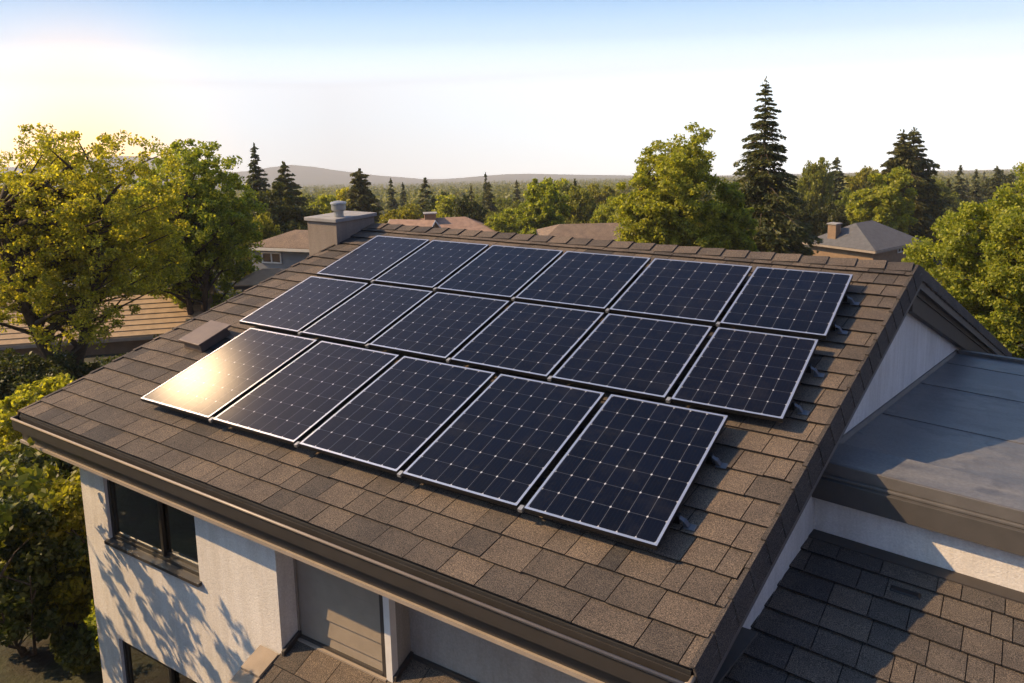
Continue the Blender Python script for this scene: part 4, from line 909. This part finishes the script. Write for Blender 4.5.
# ------------------------------------------------------------------ neighbour houses
M_NROOF = shingle_mat('neighbour_shingle', [(0, (0.16, 0.12, 0.09)), (1, (0.20, 0.15, 0.11))]); M_NGREY = simple('grey_roof', (0.105, 0.105, 0.11), 0.85, var=.3, scale=5)
M_NTAN = simple('tan_roof', (0.42, 0.29, 0.17), 0.85, var=.25, scale=4); M_NPINK = simple('clay_roof', (0.33, 0.21, 0.15), 0.85, var=.35, scale=3)
M_NBLUE = simple('blue_grey_wall', (0.24, 0.25, 0.27), 0.8, var=.12); M_NBROWN = simple('brown_wall', (0.26, 0.17, 0.10), 0.8, var=.2); M_NCREAM = simple('cream_wall', (0.52, 0.46, 0.36), 0.8)
M_DGL = simple('dark_pane', (0.02, 0.025, 0.03), 0.08)
def neighbour(px, s, rot, L, Wd, zw, zr, roofm, wallm, label, hip=0.8, wins=(), chimney=None, over=0.25, stripes=False, zg=None, trim=None):
    """L along local x, Wd along local y; zw eave height, zr ridge height, world z; wins = (side, u, z0, w, h)"""
    x, y = at(px, s); zg = ground(x, y)-0.6 if zg is None else zg
    root = empty('neighbour_house', (x, y, zg), label, 'house'); P = lambda a, b, c: Vector((x, y, 0))+Matrix.Rotation(rot, 3, 'Z')@Vector((a, b, c))
    hl, hw = L/2, Wd/2
    mb = MB(); mb.hexa([P(-hl, -hw, zg), P(hl, -hw, zg), P(hl, hw, zg), P(-hl, hw, zg)], [P(-hl, -hw, zw), P(hl, -hw, zw), P(hl, hw, zw), P(-hl, hw, zw)])
    if hip == 0:
        for sx in (-1, 1):
            mb.poly([P(sx*hl, -hw, zw), P(sx*hl, hw, zw), P(sx*hl, 0, zr-0.05)])
    mb.build('wall', wallm, root)
    ol, ow = hl+over, hw+over; hx = ol-hip*ow if hip else ol; e = zw-(over/hw*(zr-zw))
    A, B, C_, D_ = P(-ol, -ow, e), P(ol, -ow, e), P(ol, ow, e), P(-ol, ow, e); R1, R2_ = P(-hx, 0, zr), P(hx, 0, zr)
    mb = MB(); dn = Vector((0, 0, -0.10))
    n = int((ow**2+(zr-e)**2)**.5/0.26) if stripes else 1
    for (a, b, c, d_) in ((A, B, R2_, R1), (C_, D_, R1, R2_)):
        for i in range(n):
            t0, t1 = i/n, (i+1)/n; l0, r0_, l1, r1_ = a.lerp(d_, t0), b.lerp(c, t0), a.lerp(d_, t1), b.lerp(c, t1)
            up = Vector((0, 0, 0.035)) if stripes else Vector((0, 0, 0.0))
            mb.hexa([l0+dn, r0_+dn, r1_+dn, l1+dn], [l0+up, r0_+up, r1_, l1])
    if hip:
        mb.hexa([B+dn, C_+dn, R2_+dn, R2_+dn*1.01], [B, C_, R2_, R2_+Vector((0, 0, .001))]); mb.hexa([D_+dn, A+dn, R1+dn, R1+dn*1.01], [D_, A, R1, R1+Vector((0, 0, .001))])
    rf = mb.build('roof', roofm, root)
    mb = MB()
    for a, b in ((A, B), (B, C_), (C_, D_), (D_, A)):
        if hip == 0 and (a is B or a is D_): continue
        o = (b-a).normalized().cross(Vector((0, 0, 1)))*0.03; mb.beam(a+o*0.1+Vector((0, 0, -.15)), b+o*0.1+Vector((0, 0, -.15)), o, (0, 0, 0.12))
    if hip == 0:
        for a, b in ((A, R1), (D_, R1), (B, R2_), (C_, R2_)): mb.beam(a+Vector((0, 0, -.14)), b+Vector((0, 0, -.14)), (P(1, 0, 0)-P(0, 0, 0))*(0.03 if a in (B, C_) else -0.03), (0, 0, 0.13))
    mb.build('eave_board', trim or M_WHITEP, rf)
    for side, u, z0, ww, hh in wins:
        if side == 'f': Q = lambda a, o, z: P(a, -hw-o, z)
        elif side == 'r': Q = lambda a, o, z: P(hl+o, a, z)
        else: Q = lambda a, o, z: P(-hl-o, -a, z)
        mb = MB(); fwd_ = Q(0, 1, 0)-Q(0, 0, 0); ux = Q(1, 0, 0)-Q(0, 0, 0)
        for a0, a1, c0, c1 in ((u, u+ww, z0, z0+.06), (u, u+ww, z0+hh-.06, z0+hh), (u, u+.06, z0+.06, z0+hh-.06), (u+ww-.06, u+ww, z0+.06, z0+hh-.06), (u+ww/2-.03, u+ww/2+.03, z0+.06, z0+hh-.06)):
            mb.beam(Q(a0, 0.001, c0), Q(a1, 0.001, c0), fwd_*0.04, (0, 0, c1-c0))
        wn_ = mb.build('window', M_WHITEP, root)
        mb = MB(); mb.beam(Q(u+.06, .002, z0+.06), Q(u+ww-.06, .002, z0+.06), fwd_*0.012, (0, 0, hh-.12)); mb.build('pane', M_DGL, wn_)
    if chimney:
        cx_, cy_, cw, zt = chimney; mb = MB(); mb.hexa([P(cx_-cw, cy_-cw, zw), P(cx_+cw, cy_-cw, zw), P(cx_+cw, cy_+cw, zw), P(cx_-cw, cy_+cw, zw)], [P(cx_-cw, cy_-cw, zt), P(cx_+cw, cy_-cw, zt), P(cx_+cw, cy_+cw, zt), P(cx_-cw, cy_+cw, zt)])
        ch = mb.build('chimney', M_NBROWN, rf); mb = MB(); c1 = cw*1.2
        mb.hexa([P(cx_-c1, cy_-c1, zt+.001), P(cx_+c1, cy_-c1, zt+.001), P(cx_+c1, cy_+c1, zt+.001), P(cx_-c1, cy_+c1, zt+.001)], [P(cx_-c1, cy_-c1, zt+.07), P(cx_+c1, cy_-c1, zt+.07), P(cx_+c1, cy_+c1, zt+.07), P(cx_-c1, cy_+c1, zt+.07)]); mb.build('chimney_cap', M_CAPC, ch)
    return root
Z_ = ztop
neighbour(312, 36, YAW-0.32, 4.6, 3.0, Z_(300, 244, 35), Z_(300, 230, 36), M_NROOF, M_NBLUE, 'blue grey house with brown hip roof and white framed windows left of the chimney', hip=0.9,
          wins=(('f', -1.75, Z_(300, 267, 34), 1.0, 0.5), ('f', 0.6, Z_(300, 266, 34), 0.7, 0.40), ('l', -.5, Z_(300, 266, 34), 0.8, 0.42)), over=0.22)
neighbour(266, 30, YAW+0.1, 1.9, 1.5, Z_(262, 281, 29.4), Z_(262, 269, 30), M_NTAN, M_NBLUE, 'low building with small tan roof in front of the blue grey house', hip=0.9, over=0.2, trim=M_GUT)
neighbour(85, 30, YAW+0.20, 8.0, 3.6, Z_(100, 339, 27.8), Z_(120, 293, 30), M_NTAN, M_NBROWN, 'bungalow with ribbed tan roof behind the golden tree trunk', hip=0, stripes=True, over=0.3,
          wins=(('f', -2.9, Z_(60, 380, 28), 0.9, 0.8), ('f', -1.1, Z_(60, 380, 28), 0.8, 0.7), ('f', 1.9, Z_(60, 376, 28), 0.8, 0.7)), trim=M_TRIM)
neighbour(442, 60, YAW+0.15, 7.0, 4.5, Z_(442, 232, 58), Z_(442, 217, 60), M_NPINK, M_NCREAM, 'house with clay coloured roof and brick chimney behind the left part of the ridge', hip=0.8, chimney=(-0.9, -0.3, 0.42, Z_(442, 212, 60)))
neighbour(412, 57, YAW-0.3, 3.0, 2.6, Z_(412, 233, 56), Z_(412, 219, 57), M_NPINK, M_NCREAM, 'small gabled clay roof annex left of the brick chimney', hip=0)
neighbour(595, 44, YAW+0.02, 5.5, 4.0, Z_(595, 238, 42), Z_(595, 223, 44), M_NROOF, M_NBROWN, 'low brown grey roof behind the ridge left of the bright tree', hip=0.5, over=.3, trim=M_GUT)
neighbour(868, 47, YAW+0.62, 4.6, 4.0, Z_(866, 245, 45), Z_(850, 222, 47), M_NGREY, M_NBROWN, 'brown neighbour house with dark grey roof and chimney left of the big right tree', hip=0.75, over=.3,
          chimney=(-1.9, 0.7, 0.26, Z_(830, 223, 47)), wins=(('f', 0.2, Z_(880, 256, 45), 0.7, 0.5), ('f', 1.3, Z_(880, 256, 45), 0.6, 0.5)), trim=M_TRIM)
# ------------------------------------------------------------------ haze
def haze():
    mb = MB(); mb.box(CAM.x-4500, CAM.x+4500, CAM.y-4500, CAM.y+4500, -480, 250)
    m = bpy.data.materials.new('haze_air'); m.use_nodes = True; t = m.node_tree; t.nodes.clear()
    o = N(t, 'ShaderNodeOutputMaterial'); v = N(t, 'ShaderNodeVolumePrincipled')
    v.inputs['Color'].default_value = (0.99, 0.99, 1.0, 1); v.inputs['Density'].default_value = 0.00037; v.inputs['Anisotropy'].default_value = 0.0
    t.links.new(v.outputs[0], o.inputs['Volume'])
    ob = mb.build('haze', m); prop(ob, 'pale warm haze lying over the valley', 'haze', kind='stuff')
haze()
